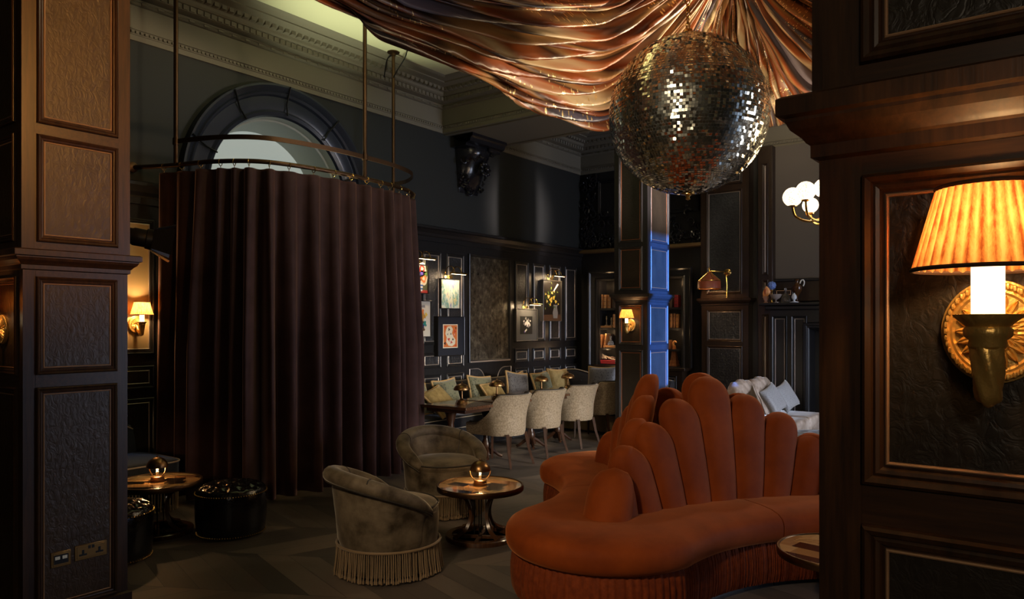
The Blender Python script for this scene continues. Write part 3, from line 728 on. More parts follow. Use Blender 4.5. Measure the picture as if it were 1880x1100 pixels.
# ------------------------------------------------------------------ dining group along the panelled wall
M['crushed'] = velvet('crushed champagne velvet', (.17, .130, .085), (.33, .265, .185), .35, (1, .92, .78), 55, .5, .3)
M['leg_wood'] = wood('mahogany legs', (.022, .009, .004), (.055, .022, .010), rough=.3, bump=.05)
def make_chair():
    # faces -x; rear legs at x = .24
    o = thing('dining_chair', 'champagne velvet tub dining chair first in the row beside the tables', 'chair', group=None)
    def plan(q):     # q in -1..1 round the back
        a = q * 2.05; r = .285 - .02 * abs(q)
        x = .255 * cos(a) if abs(a) < PI / 2 else -.36 * (abs(a) - PI / 2) / (2.05 - PI / 2)
        y = .265 * sin(a) if abs(a) < PI / 2 else math.copysign(.265 - .012 * (abs(a) - PI / 2) / .48, a)
        return x - .02, y
    rows = []; N = 40; tops = []
    for i in range(N + 1):
        q = -1 + 2 * i / N; x, y = plan(q); aq = abs(q)
        f = 1 if aq < .52 else max(0, 1 - (aq - .52) / .42); f = f * f * (3 - 2 * f)
        top = .50 + .335 * f; lean = .075 * f; d = Vector((x + .06, y * .9, 0)); d.normalize()
        sec = []
        for w_, z in ((-.012, .36), (.0, .40), (.004, .46)): sec.append((w_, z))
        for k in range(1, 5): g = k / 5; sec.append((.004 + lean * g * g, .46 + (top - .47) * g))
        sec += [(lean + .002, top - .012), (lean - .012, top), (lean - .040, top + .002), (lean - .056, top - .012)]
        for k in range(4, 0, -1): g = k / 5; sec.append((-.068 + lean * g * g * .9, .46 + (top - .47) * g))
        sec += [(-.068, .44), (-.06, .36)]
        rows.append([Vector((x, y, 0)) + d * w_ + Vector((0, 0, z)) for w_, z in sec]); tops.append(rows[-1][9] + Vector((0, 0, .002)))
    b = MB().grid(rows, cu=True); b.cap(rows[0]); b.cap(rows[-1], True); bk = b.obj('back', M['crushed'], o, sharp=60)
    MB().tube(tops, .011, 6).obj('piping', M['piping_dark'], bk)
    b = MB(); out = [plan(-1 + 2 * k / 24) for k in range(25)]; out = [(x * .93 - .01, y * .93) for x, y in out]
    fr = [(-.40, .20), (-.415, .10), (-.418, 0), (-.415, -.10), (-.40, -.20)]; out = out + fr
    rws = [[(x * k_ - .06 * (1 - k_), y * k_, z) for x, y in out] for k_, z in ((.93, .355), (.985, .37), (1, .40), (1, .445), (.985, .465), (.93, .478), (.7, .488))]
    b.grid(rws, cu=True); b.cap(rws[0], True); b.cap(rws[-1]); st = b.obj('seat', M['crushed'], o, sharp=55)
    MB().tube([Vector((x, y, .452)) for x, y in out], .006, 6, closed=True).obj('piping', M['piping_dark'], st)
    for s in (-1, 1):
        MB().tube([Vector((.17, s * .175, .38)), Vector((.20, s * .195, .2)), Vector((.255, s * .225, 0))], [.026, .022, .017], 4).obj('leg', M['leg_wood'], o, sharp=30)
        MB().tube([Vector((-.34, s * .19, .38)), Vector((-.345, s * .195, .2)), Vector((-.35, s * .2, 0))], [.026, .021, .016], 4).obj('leg', M['leg_wood'], o, sharp=30)
    return o
CH = [(-5.355, 7.02), (-5.37, 7.80), (-5.42, 8.68), (-5.45, 9.47)]
ch = make_chair(); ch.location = (*CH[0], 0)
for (x, y), l in zip(CH[1:], ('champagne velvet tub dining chair second in the row beside the tables', 'champagne velvet tub dining chair third in the row beside the tables', 'champagne velvet tub dining chair last in the row, partly behind the blue lit pillar')):
    dup(ch, (x, y, 0), random.uniform(-.06, .06), l)
M['table_wood'] = wood('polished mahogany', (.035, .014, .007), (.11, .050, .024), (3, 40, 40), .18, .03, .5)
def make_dtable():
    o = thing('dining_table', 'square mahogany dining table nearest the curtain', 'table')
    MB().bb(-.335, .335, -.30, .30, .70, .735).obj('tabletop', M['table_wood'], o, bevel=.005)
    MB().bb(-.29, .29, -.26, .26, .66, .70).obj('apron', M['leg_wood'], o, bevel=.004)
    MB().lathe([(.07, .05), (.06, .09), (.045, .12), (.06, .16), (.05, .20), (.032, .24), (.045, .36), (.05, .42), (.035, .50), (.055, .56), (.06, .60), (.09, .665)], 20, c=(-.15, 0, 0)).obj('pedestal', M['leg_wood'], o)
    for k in range(4):
        a = PI / 4 + k * PI / 2; d = Vector((cos(a), sin(a), 0))
        MB().tube([d * .03 + Vector((-.15, 0, .12)), d * .09 + Vector((-.15, 0, .09)), d * .16 + Vector((-.15, 0, .035)), d * .20 + Vector((-.15, 0, .02))], [.03, .026, .02, .02], 6).obj('foot', M['leg_wood'], o)
    return o
def make_mush():
    o = thing('mushroom_lamp', 'bronze mushroom lamp on the table nearest the curtain', 'table lamp')
    MB().lathe([(0, 0), (.062, 0), (.064, .008), (.055, .022), (.048, .034), (.044, .042), (.024, .052), (.014, .062), (0, .063)], 24).obj('base', M['bronze_lamp'], o)
    MB().lathe([(.010, .058), (.010, .175)], 12).obj('stem', M['bronze_lamp'], o)
    pr = [(.094, .160), (.096, .165), (.090, .185), (.072, .208), (.045, .224), (.02, .231), (.0, .233)]
    MB().lathe(pr, 32).lathe([(r * .96, z - .003) for r, z in pr], 32).obj('shade', M['bronze_lamp'], o, sharp=60)
    MB().lathe([(.005, .231), (.009, .238), (.006, .246), (.002, .256), (0, .257)], 10).obj('finial', M['bronze_lamp'], o)
    MB().sphere((0, 0, .185), .016, 10, 8).obj('bulb', M['lampbulb'], o)
    return o
TY = (6.54, 7.21, 8.19, 8.86)
t0, m0 = make_dtable(), make_mush()
tl = ('', 'square mahogany dining table second from the curtain', 'square mahogany dining table third from the curtain', 'square mahogany dining table farthest from the curtain')
ml = ('', 'bronze mushroom lamp on the second table from the curtain', 'bronze mushroom lamp on the third table from the curtain', 'bronze mushroom lamp on the table farthest from the curtain')
for i, y in enumerate(TY):
    x = -5.63 - .015 * i
    (t0 if i == 0 else dup(t0, label=tl[i])).location = (x, y, 0)
    (m0 if i == 0 else dup(m0, label=ml[i])).location = (x + .02, y, .735)
    light('mushroom_lamp_light', 'POINT', (x + .02, y, .735 + .168), .9, WARM, .012)

M['jet'] = velvet('black velvet', (.006, .006, .008), (.013, .012, .014), .35, (.8, .85, 1.0), 5)
def banquette():
    o = thing('banquette', 'long black velvet banquette with pale piping along the panelled wall', 'bench seat', (XL, 0, 0))
    Y0, Y1 = 6.62, 9.72
    cushion_slab(o, 'seat', M['jet'], .25, .85, Y0, Y1, .30, .46, .06)
    MB().bb(.1, .82, Y0, Y1, .03, .30).obj('base', M['jet'], o, bevel=.01)
    for z in (.44, .31): MB().tube([Vector((.853, Y0 + .04, z)), Vector((.853, Y1 - .04, z))], .006, 6).obj('piping', M['cream_piping'], o)
    rows = []; n = 150
    for i in range(n + 1):
        y = Y0 + (Y1 - Y0) * i / n; bg = .025 * math.sqrt(abs(sin(PI * i / n * 11)))
        rows.append([(.075, y, .3), (.075, y, .80), (.11, y, .83), (.18, y, .825), (.22 + bg, y, .78), (.25 + bg, y, .62), (.29 + bg, y, .47), (.29, y, .3)])
    b = MB().grid(rows, cu=True); b.cap(rows[0]); b.cap(rows[-1], True); bk = b.obj('back', M['jet'], o, sharp=80)
    MB().tube([Vector((.12, Y0, .835)), Vector((.12, Y1, .835))], .008, 6).obj('piping', M['cream_piping'], bk)
    # camel-backed settee across the end
    o2 = thing('settee', 'black camel-backed settee with pale piping across the end of the tables', 'settee', (-5.95, 10.35, 0))
    w_ = 1.15; rows = []; n = 48; tops = []
    for i in range(n + 1):
        x = -w_ + 2 * w_ * i / n; q = i / n; top = .80 + .11 * (.5 - .5 * cos(2 * PI * (q * 2.0))) ** .8
        rows.append([(x, .14, .28), (x, .16, top - .02), (x, .12, top), (x, .06, top), (x, .0, top - .05), (x, -.05, .62), (x, -.07, .46), (x, -.05, .28)]); tops.append(Vector((x, .04, top + .006)))
    b = MB().grid(rows, cu=True); b.cap(rows[0]); b.cap(rows[-1], True); b2 = b.obj('back', M['jet'], o2, sharp=80)
    MB().tube(tops, .010, 6).obj('piping', M['cream_piping'], b2)
    b = MB()
    for i in range(9):
        for j in range(2): b.sphere((-w_ + .13 + i * .255 + .12 * j, -.035 + .015 * j, .62 + .12 * j), .013, 8, 6)
    b.obj('button_stud_trim', M['jet'], b2)
    cushion_slab(o2, 'seat', M['jet'], -w_, w_, -.55, -.05, .28, .46, .06)
    MB().bb(-w_ + .03, w_ - .03, -.5, .1, .1, .29).obj('base', M['jet'], o2, bevel=.01)
    rr = random.Random(8); b = MB()
    for k in range(200):
        x = -w_ + .03 + (2 * w_ - .06) * k / 199; zt = .03 + rr.uniform(-.004, .008)
        b.tube([Vector((x, -.51, .28)), Vector((x + rr.uniform(-.004, .004), -.512, .15)), Vector((x, -.51, zt))], [.006, .006, .008], 5)
    b.obj('fringe', M['fringe'], o2)
banquette()

def cush_mat(name, a, b_, sc_=18):
    t = NT(name); co = t.coord(); v = t.new('ShaderNodeTexVoronoi'); v.inputs['Scale'].default_value = sc_; t.link(co, v.inputs['Vector'])
    t.base(t.ramp(v.outputs['Distance'], [(.18, a), (.42, b_)])); t.set(rough=.6, sheen=.4); return t.m
M['cush_gold'] = velvet('gold crushed velvet', (.20, .135, .045), (.42, .30, .12), .5, (1, .9, .6), 9)
M['cush_green'] = cush_mat('green leaf cut velvet', (.030, .040, .024), (.15, .15, .085), 30)
M['cush_char'] = cush_mat('charcoal cut velvet', (.022, .021, .024), (.10, .095, .10), 38)
M['cush_grey'] = cush_mat('steel grey woven silk', (.085, .085, .095), (.16, .16, .17), 60)
M['cush_fringe'] = plain('gold brush fringe', (.42, .26, .10), .7)
def cushion(label, loc, size, m, face, tilt=.28, roll=0.0, trim=True, group=None):
    """square cushion; face = direction angle its front looks, tilt = leaning back"""
    o = thing('scatter_cushion', label, 'cushion', loc, face, group)
    h = size / 2; n = 16; rows_f, rows_b = [], []
    Rm = Matrix.Rotation(-tilt, 3, 'Y') @ Matrix.Rotation(roll, 3, 'X')
    lift = h * (abs(cos(roll)) + abs(sin(roll))) * cos(tilt)
    edge = []
    for i in range(n + 1):
        u = -1 + 2 * i / n; rf, rb = [], []
        for j in range(n + 1):
            v = -1 + 2 * j / n; pinch = 1 - .10 * (1 - abs(u) ** 2) * (abs(v) ** 6) ; pv = 1 - .10 * (1 - abs(v) ** 2) * (abs(u) ** 6)
            th = .30 * h * ((1 - u ** 4) * (1 - v ** 4)) ** .5 + .004
            y, z = u * h * pv, v * h * pinch
            rf.append(Rm @ Vector((th, y, z)) + Vector((0, 0, lift))); rb.append(Rm @ Vector((-th, y, z)) + Vector((0, 0, lift)))
        rows_f.append(rf); rows_b.append(rb)
    b = MB().grid(rows_f); b.grid([r[::-1] for r in rows_b])
    per = [r[0] for r in rows_f] + rows_f[-1][1:] + [r[-1] for r in rows_f[::-1]][1:] + rows_f[0][::-1][1:-1]
    per2 = [r[0] for r in rows_b] + rows_b[-1][1:] + [r[-1] for r in rows_b[::-1]][1:] + rows_b[0][::-1][1:-1]
    b.grid([per, per2], cu=True)
    b.obj('cover', m, o, sharp=180)
    if trim: MB().tube([(a + c) / 2 for a, c in zip(per, per2)], .016, 6, closed=True).obj('fringe', M['cush_fringe'], o)
    return o
SX = XL + .62
def cy(u): return onx(u, 720, SX).y
for u, dx, s, m, tl_, rl, l in (
    (770, .02, .40, 'cush_green', .35, .1, 'green patterned cushion at the curtain end of the banquette'),
    (797, .17, .42, 'cush_gold', .75, .25, 'gold cushion slumped on the banquette beside the curtain'),
    (829, -.02, .44, 'cush_green', .3, .06, 'green patterned cushion with gold fringe behind the first mushroom lamp'),
    (893, -.04, .44, 'cush_green', .3, -.08, 'green patterned cushion with gold fringe behind the second mushroom lamp'),
    (899, .16, .40, 'cush_gold', .6, .1, 'gold cushion lying in front of a green one behind the second lamp'),
    (951, .05, .44, 'cush_char', .25, -.15, 'charcoal cushion with gold fringe between the second and third lamps'),
    (962, -.06, .42, 'cush_char', .22, .1, 'charcoal cushion mostly hidden behind its twin between two lamps'),
    (1004, -.02, .42, 'cush_green', .3, .08, 'green patterned cushion behind the third mushroom lamp'),
    (1027, .06, .46, 'cush_gold', .3, -.05, 'gold cushion between the third and fourth mushroom lamps')):
    cushion(l, (SX + dx - .06, cy(u), .475), s, M[m], 0.0 + random.uniform(-.15, .15), tl_, rl)
pc = cw((1100 - CX) / FX * 11.55, 11.55)
cushion('big charcoal cushion with gold fringe on the camel-backed settee', (pc.x, 10.14, .475), .52, M['cush_char'], -PI / 2, .25, .04)
# ------------------------------------------------------------------ velvet curtain on its hanging track
ZR = 3.14
M['plum'] = velvet('plum brown velvet', (.040, .018, .0165), (.066, .031, .029), .6, (1.0, .62, .55), 4, .7, .35)
def rp(u, v): return at(u, v, ZR)
trk = [(-7.17, 3.55), (-6.96, 3.65), (-6.73, 3.74), (-6.32, 3.86), (-5.99, 4.09), (-5.86, 4.40), (-5.80, 4.85), (-5.81, 5.25), (-5.87, 5.75), (-6.03, 6.16), (-6.36, 6.42), (-6.66, 6.48), (-7.17, 6.48)]
path = resample(crom([(x, y, ZR) for x, y in trk], 10), 150)
rail = thing('curtain_rail', 'curved iron curtain track with upper hoop hung from the ceiling on rods', 'curtain rail', (-6.4, 5.2, ZR))
RO = Vector(rail.location)
MB().tube([p - RO for p in path], .021, 10).obj('track', M['iron'], rail)
hoop = resample(crom([(x, y, 3.36) for x, y in trk[2:12]], 10), 110)
hr = [[p - RO + Vector((0, 0, dz)) + d * w_ for dz, w_ in ((-.022, -.004), (.022, -.004), (.022, .004), (-.022, .004))] for p, d in zip(hoop, [Vector((0, 0, 0))] * len(hoop)) for w_ in (0,)] if False else None
b = MB(); rows = []
for i, p in enumerate(hoop):
    t_ = (hoop[min(i + 1, len(hoop) - 1)] - hoop[max(i - 1, 0)]).normalized(); n_ = Vector((t_.y, -t_.x, 0))
    rows.append([p - RO + n_ * a + Vector((0, 0, z)) for a, z in ((-.005, -.022), (.005, -.022), (.005, .022), (-.005, .022))])
b.grid(rows, cu=True); b.cap(rows[0]); b.cap(rows[-1], True); b.obj('hoop', M['iron'], rail, sharp=30)
for k, (x, y) in enumerate((trk[2], trk[7], trk[11])):
    MB().tube([Vector((x, y, ZR)) - RO, Vector((x, y, ZC)) - RO], .021, 10).obj('rod', M['iron'], rail)
    MB().lathe([(.03, -.05), (.03, -.02), (.075, -.012), (.075, 0)], 20, c=Vector((x, y, ZC)) - RO).obj('ceiling_rose', M['iron'], rail)
    MB().lathe([(.03, -.03), (.03, .03)], 14, c=Vector((x, y, 3.36)) - RO).obj('clamp', M['iron'], rail)
for p in (path[0], path[-1]):
    MB().lathe([(.05, 0), (.05, .02), (.03, .03)], 16, c=p - RO, M=Matrix.Rotation(PI / 2, 3, 'Y')).obj('wall_bracket', M['iron'], rail)
x, y = trk[11]
MB().tube(crom([(x, y, ZC - .32), (x + .10, y - .05, ZC - .28), (x + .22, y - .02, ZC - .12), (x + .24, y + .0, ZC + .0)], 8), .008, 6).obj('cable', M['black_metal'], rail, loc=-RO)
MB().tube(crom([(x, y, ZC - .03), (x - .12, y + .02, ZC - .05), (x - .22, y + .08, ZC - .12), (x - .33, y + .16, ZC - .2)], 8), .008, 6).obj('cable', M['black_metal'], rail, loc=-RO)
# rings, then the curtain with folds that grow downwards
NF = 21; NP = 620
fine = resample(resample(crom([(x, y, 0) for x, y in trk], 24), 400)[25:-26], NP)
rr = random.Random(12); ph = 0; phs = []; fw = [rr.uniform(.6, 1.5) for _ in range(NF + 2)]
tot = sum(fw[:NF]); acc = 0; edges = [0]
for q in fw[:NF]: acc += q / tot; edges.append(acc)
amp = [rr.uniform(.06, .15) for _ in range(NF + 1)]
rowsZ = [3.075, 3.05, 2.9, 2.6, 2.2, 1.8, 1.4, 1.0, .6, .3, .06]; rows = []
drift = [rr.uniform(-.5, .5) for _ in range(NF + 1)]
for j, z in enumerate(rowsZ):
    g = (3.075 - z) / 3.02; row = []
    for i, p in enumerate(fine):
        s = i / (NP - 1); k = 0
        while k < NF - 1 and edges[k + 1] < s: k += 1
        f = (s - edges[k]) / (edges[k + 1] - edges[k])
        t_ = (fine[min(i + 1, NP - 1)] - fine[max(i - 1, 0)]).normalized(); n_ = Vector((t_.y, -t_.x, 0))
        am = (amp[k] * (1 - f) + amp[k + 1] * f) * min(1, .35 + 9 * min(s, 1 - s))
        wv = sin(2 * PI * (f + .12 * drift[k] * g * sin(PI * f)))
        shp = math.copysign(abs(wv) ** .75, wv)
        a = am * (.28 + .72 * min(1, g * 1.8)) * shp + .018 * g * sin(s * 61 + 2.0 * g) + .03 * g
        row.append((p + n_ * a + t_ * (.022 * drift[k] * g * sin(2 * PI * f)) - RO) + Vector((0, 0, z)))
    rows.append(row)
cur = MB().grid(rows).obj('curtain', M['plum'], None, sharp=180, loc=RO)
tag(cur, 'plum velvet curtain hanging in deep folds from the curved iron track', 'curtain')
sd = cur.modifiers.new('thickness', 'SOLIDIFY'); sd.thickness = .008
ring = MB().tube([Vector((0, .03 * cos(a), .03 * sin(a) - .012)) for a in [2 * PI * k / 18 for k in range(18)]], .0036, 6, closed=True).tube([(0, .0, -.04), (0, .006, -.058), (0, 0, -.072), (0, -.006, -.062)], .003, 5).obj('curtain_ring', M['brass'], rail)
for k in range(NF):
    i = int((edges[k] + .25 * (edges[k + 1] - edges[k])) * (NP - 1)); p = fine[i]; t_ = (fine[min(i + 1, NP - 1)] - fine[max(i - 1, 0)]).normalized()
    o = ring if k == 0 else ring.copy()
    if k: C.objects.link(o)
    o.location = p + Vector((0, 0, ZR)) - RO; o.rotation_euler = (0, 0, math.atan2(t_.y, t_.x))
# ------------------------------------------------------------------ wall lamps, chandelier, stage lamp, sockets
def shade_mat():
    t = NT('pleated lamp silk'); co = t.coord((1, 1, 1)); sp = t.new('ShaderNodeSeparateXYZ'); t.link(co, sp.inputs[0])
    an = t.math('ARCTAN2', t.math('ADD', sp.outputs[1], .121), sp.outputs[0]); tri = t.math('PINGPONG', t.math('MULTIPLY', an, 36 / (2 * PI)), .5)
    f = t.noise(t.coord((1, 1, .22)), 95, 4, .75)
    q = t.math('ADD', t.math('MULTIPLY', f, .75), t.math('MULTIPLY', tri, .75))
    col = t.ramp(q, [(.36, (.24, .07, .018)), (.58, (.66, .29, .085)), (.78, (.82, .46, .17))])
    t.base(col); t.set(rough=.9, spec=.1)
    tr = t.new('ShaderNodeBsdfTranslucent'); t.link(col, tr.inputs[0]); mx = t.new('ShaderNodeMixShader'); mx.inputs[0].default_value = .5
    out = t.n['Material Output']; t.link(t.p.outputs[0], mx.inputs[1]); t.link(tr.outputs[0], mx.inputs[2]); t.link(mx.outputs[0], out.inputs[0]); return t.m
M['shade'] = shade_mat()
M['candle_glow'] = glow('lit candle tube', (1.0, .72, .40), 2.6, (.8, .7, .55))
M['trim_brown'] = plain('brown shade braid', (.05, .022, .010), .8)
def make_sconce():
    """on a wall whose face looks to -y; origin at the middle of the back plate"""
    o = thing('wall_sconce', 'brass wall sconce with pleated shade, the biggest one, on the sconce pillar', 'wall lamp')
    Mx = Matrix.Rotation(PI / 2, 3, 'X')          # lathe axis z -> -y
    s1 = Matrix.Diagonal((.90, 1, 1.0))
    MB().lathe([(.0, .010), (.060, .010), (.064, .013), (.068, .012), (.0715, .016), (.0765, .016), (.079, .010), (.082, .009), (.083, .0), ], 56, M=s1 @ Mx).obj('back_plate', M['brass_cast'], o)
    b = MB()
    for ring_, (n, r0, r1, wd, h) in enumerate(((20, .020, .060, .0075, .016), (14, .014, .044, .0075, .022))):
        for k in range(n):
            a = 2 * PI * (k + .5 * ring_) / n; d = Vector((cos(a) * .9, 0, sin(a))); e = Vector((-sin(a) * .9, 0, cos(a)))
            rows = []
            for j in range(7):
                q = j / 6; c = d * (r0 + (r1 - r0) * q) + Vector((0, -.008 - h * .45 * sin(PI * (.25 + .65 * q)), 0)); w_ = wd * math.sin(PI * min(1, .18 + q * .82)) ** .7 + .0002
                rows.append([c - e * w_, c - e * w_ * .5 + Vector((0, -.003, 0)), c, c + e * w_ * .5 + Vector((0, -.003, 0)), c + e * w_])
            b.grid(rows)
    b.obj('petal_rosette', M['brass_cast'], o, sharp=50)
    b = MB()
    for k in range(44):
        a = 2 * PI * k / 44; b.sphere((.0740 * .9 * cos(a), -.0165, .0740 * sin(a)), .0036, 6, 4, (1, 1, 1.5))
    b.obj('rope_edge', M['brass_cast'], o)
    pth = crom([(0, -.010, -.005), (0, -.035, -.035), (0, -.072, -.082), (0, -.108, -.094), (0, -.121, -.062), (0, -.121, -.022)], 7)
    rad = [.008 + .0145 * (i / (len(pth) - 1)) for i in range(len(pth))]; fr = tube_frames(pth); rows = []
    for i, p in enumerate(pth):
        x, y = fr[i]; rows.append([p + (x * cos(a) + y * sin(a)) * rad[i] * (1 + .10 * cos(5 * a + i * .55)) for a in [2 * PI * k / 30 for k in range(30)]])
    b = MB().grid(rows, cu=True); b.cap(rows[0]); b.cap(rows[-1], True); b.obj('arm', M['brass_cast'], o, sharp=60)
    c = (0, -.121, 0)
    MB().lathe([(.022, -.024), (.026, -.020), (.024, -.012), (.030, -.006), (.031, .004), (.028, .008), (.0335, .014), (.042, .022), (.0435, .026), (.040, .0265), (.022, .020)], 48, c=c,
               mod=lambda r, z, a: (r * (1 + (.05 * cos(14 * a) if z > .02 and r > .03 else .03 * cos(20 * a) if r > .028 else 0)), z)).obj('cup', M['brass_cast'], o, sharp=60)
    MB().lathe([(.0215, .018), (.0215, .098), (.0, .099)], 24, c=c).obj('candle_tube', M['candle_glow'], o)
    NPl = 36
    def pl(r, z, a): return (r * (1 + .022 * cos(NPl * a)), z)
    z0, z1, r0, r1 = .093, .213, .098, .066
    MB().lathe([(r0 + (r1 - r0) * q / 6, z0 + (z1 - z0) * q / 6) for q in range(7)], NPl * 6, c=c, mod=pl)
    b = MB(); rows = [[Vector(c) + Vector((rr_ * cos(a), rr_ * sin(a), z)) for a in [2 * PI * k / (NPl * 6) for k in range(NPl * 6)] for rr_ in [(r0 + (r1 - r0) * q / 6) * (1 + .022 * cos(NPl * a))]] for q in range(7) for z in [z0 + (z1 - z0) * q / 6]]
    b.grid(rows, cu=True); sh = b.obj('lamp_shade', M['shade'], o, sharp=180)
    for r, z in ((r0, z0), (r1, z1)):
        MB().tube([Vector(c) + Vector((r * 1.01 * cos(a), r * 1.01 * sin(a), z)) for a in [2 * PI * k / 48 for k in range(48)]], .0034, 6, closed=True).obj('braid', M['trim_brown'], sh)
    return o
def sconce_light(o, p, col=(1.0, .58, .24)):
    q = Vector(o.location) + Matrix.Rotation(o.rotation_euler.z, 3, 'Z') @ Vector((0, -.121, .150))
    light('sconce_light', 'POINT', q, p, col, .022)
s0 = make_sconce(); s0.location = (-.100, 1.418, 1.638); sconce_light(s0, 2.2)
s1 = dup(s0, (-4.78, 9.068, 1.635), 0, 'small lit brass sconce with pleated shade on the blue lit pillar'); sconce_light(s1, 4.0)
q = onx(236, 608, XL + .03)
s2 = dup(s0, (XL + .034, 3.58, 1.645), PI / 2, 'lit brass sconce with pleated shade on the long wall beside the curtain'); sconce_light(s2, 12.0)
s3 = dup(s0, (-4.80, 1.658, 1.62), 0, 'brass sconce seen edge on at the picture edge, on the socket pillar'); sconce_light(s3, 1.2)

# copper shaded reading lamp on the pilaster
o = thing('reading_lamp', 'swing arm brass lamp with tent shaped copper shade on the pilaster', 'wall lamp', (-4.36, 11.498, 2.46))
Mx = Matrix.Rotation(PI / 2, 3, 'X')
MB().lathe([(.0, .03), (.03, .03), (.05, .02), (.062, .008), (.062, 0)], 24, M=Mx).obj('back_plate', M['brass'], o)
MB().tube([(0, -.02, 0), (-.03, -.12, .01), (-.12, -.22, .01), (-.20, -.25, .02)], .012, 8).obj('arm', M['brass'], o)
MB().tube([(-.012, -.03, -.04), (.0, -.03, -.15), (.0, -.03, -.30), (0, -.03, -.46)], .012, 8).obj('rod', M['brass'], o)
sc_ = Vector((-.20, -.25, 0)); t = NT('lit copper red shade'); t.base((.15, .028, .012)); t.set(rough=.5, emit=.03, emitc=(1, .25, .08))
b = MB(); rows = [[sc_ + Vector((r * cos(a) * (1 + .015 * cos(30 * a)), r * sin(a), z)) for a in [2 * PI * k / 120 for k in range(120)]] for r, z in ((.02, .0), (.09, -.07), (.165, -.135), (.172, -.145), (.175, -.26))]
b.grid(rows, cu=True); sh = b.obj('lamp_shade', t.m, o, sharp=40)
for r, z in ((.167, -.137), (.177, -.26)): MB().tube([sc_ + Vector((r * cos(a), r * sin(a), z)) for a in [2 * PI * k / 40 for k in range(40)]], .007, 6, closed=True).obj('band', M['brass'], sh)
for k in range(6): a = k * PI / 3 + .3; MB().tube([sc_ + Vector((.02 * cos(a), .02 * sin(a), .0)), sc_ + Vector((.17 * cos(a), .17 * sin(a), -.135))], .006, 5).obj('rib', M['brass'], sh)
MB().tube([sc_ + Vector((0, 0, -.01)), sc_ + Vector((0, 0, .08))], .008, 6).tube([sc_ + Vector((-.025, 0, .055)), sc_ + Vector((.025, 0, .055))], .006, 6).obj('finial', M['brass'], o)
MB().sphere(sc_ + Vector((0, 0, -.2)), .03, 12, 8).obj('bulb', M['lampbulb'], o)
light('reading_lamp_light', 'POINT', Vector(o.location) + sc_ + Vector((0, 0, -.23)), 7, (1, .55, .22), .03)

# globe chandelier
cz = ad(1532, 378, 6.5); o = thing('chandelier', 'brass chandelier of pale glass globes in front of the grey wall', 'chandelier', cz)
def globe_mat():
    t = NT('crackled lit glass'); co = t.coord(); v = t.new('ShaderNodeTexVoronoi'); v.inputs['Scale'].default_value = 60; t.link(co, v.inputs['Vector'])
    t.base((.9, .85, .75)); t.set(emit=t.math('ADD', .40, t.math('MULTIPLY', v.outputs['Distance'], 3.2)), emitc=(1.0, .80, .54), rough=.2); return t.m
M['globe'] = globe_mat()
ofs = [ad(u, v, d) - cz for u, v, d in ((1455, 362, 6.45), (1479, 351, 6.35), (1488, 377, 6.75), (1512, 345, 6.6), (1575, 352, 6.4), (1600, 366, 6.55), (1570, 378, 6.8))]
RG = .082
for k, p in enumerate(ofs):
    MB().sphere(p, RG if k != 2 else .07, 24, 14).obj('globe', M['globe'], o)
    b_ = Vector((p.x * .2, p.y * .2, -.10)); pts = crom([b_, Vector((p.x * .6, p.y * .6, -.14)), Vector((p.x * .92, p.y * .92, -.10)), p + Vector((0, 0, -RG))], 6)
    MB().tube(pts, .011, 8).lathe([(.012, -.01), (.035, .0), (.038, .012), (.03, .014)], 14, c=p + Vector((0, 0, -RG + .002))).obj('arm', M['brass'], o)
MB().lathe([(.0, -.19), (.02, -.18), (.03, -.15), (.05, -.12), (.03, -.07), (.02, -.03), (.013, 0)], 18).obj('hub', M['brass'], o)
MB().tube([Vector((0, 0, -.02)), Vector((0, 0, ZC - cz.z))], .012, 8).obj('stem', M['brass'], o)
light('chandelier_light', 'POINT', cz + Vector((-.30, -.1, .10)), 65, (1, .76, .48), .08)

# stage lamp behind the socket pillar, standing on its cap
o = thing('stage_spotlight', 'black stage spotlight with open barn doors on the socket pillar cap', 'spotlight', (-4.86, 2.262, 2.06))
o.rotation_euler.z = 0
ax = Vector((.42, .88, -.16)).normalized()
def fr_rot(ax):
    return ax.to_track_quat('Z', 'Y').to_matrix()
Rm = fr_rot(ax); c0 = Vector((0, .12, .16))
MB().lathe([(.0, -.12), (.04, -.12), (.05, -.105), (.052, .02), (.058, .03), (.058, .10), (.066, .105), (.07, .14), (.062, .145), (.058, .11), (0, .10)], 28, c=c0, M=Rm).obj('body', M['black_metal'], o)
MB().lathe([(0, .118), (.056, .12), (.060, .13)], 24, c=c0, M=Rm).obj('lens', metal('lens glass', (.5, .5, .5), .1), o)
for k in range(4):
    R2 = Rm @ Matrix.Rotation(k * PI / 2, 3, 'Z'); w0, w1, L, ex = .062, .085, .12, .05
    pts = [(-w0, .066, .14), (w0, .066, .14), (w1, .066 + ex, .14 + L), (-w1, .066 + ex, .14 + L)]
    P = [c0 + R2 @ Vector(p) for p in pts]; N_ = [c0 + R2 @ Vector((p[0], p[1] + .004, p[2])) for p in pts]
    MB().grid([P, N_], cu=True).cap(P).cap(N_, True).obj('barn_door', M['black_metal'], o, smooth=False)
X = (Rm @ Vector((1, 0, 0)))
MB().tube([c0 + X * .07, c0 + X * .085 + Vector((0, 0, -.06)), Vector((0.0, .02, .02)), c0 - X * .085 + Vector((0, 0, -.06)), c0 - X * .07], .009, 6).obj('yoke', M['black_metal'], o)
MB().lathe([(.035, -.005), (.035, .012), (.012, .02), (.012, .03)], 16, c=(0, 0, 0)).obj('foot', M['black_metal'], o)
MB().tube(crom([c0 - ax * .12, c0 - ax * .16 + Vector((0, -.02, -.06)), Vector((-.05, .02, -.0))], 6), .005, 6).obj('cable', M['black_metal'], o)
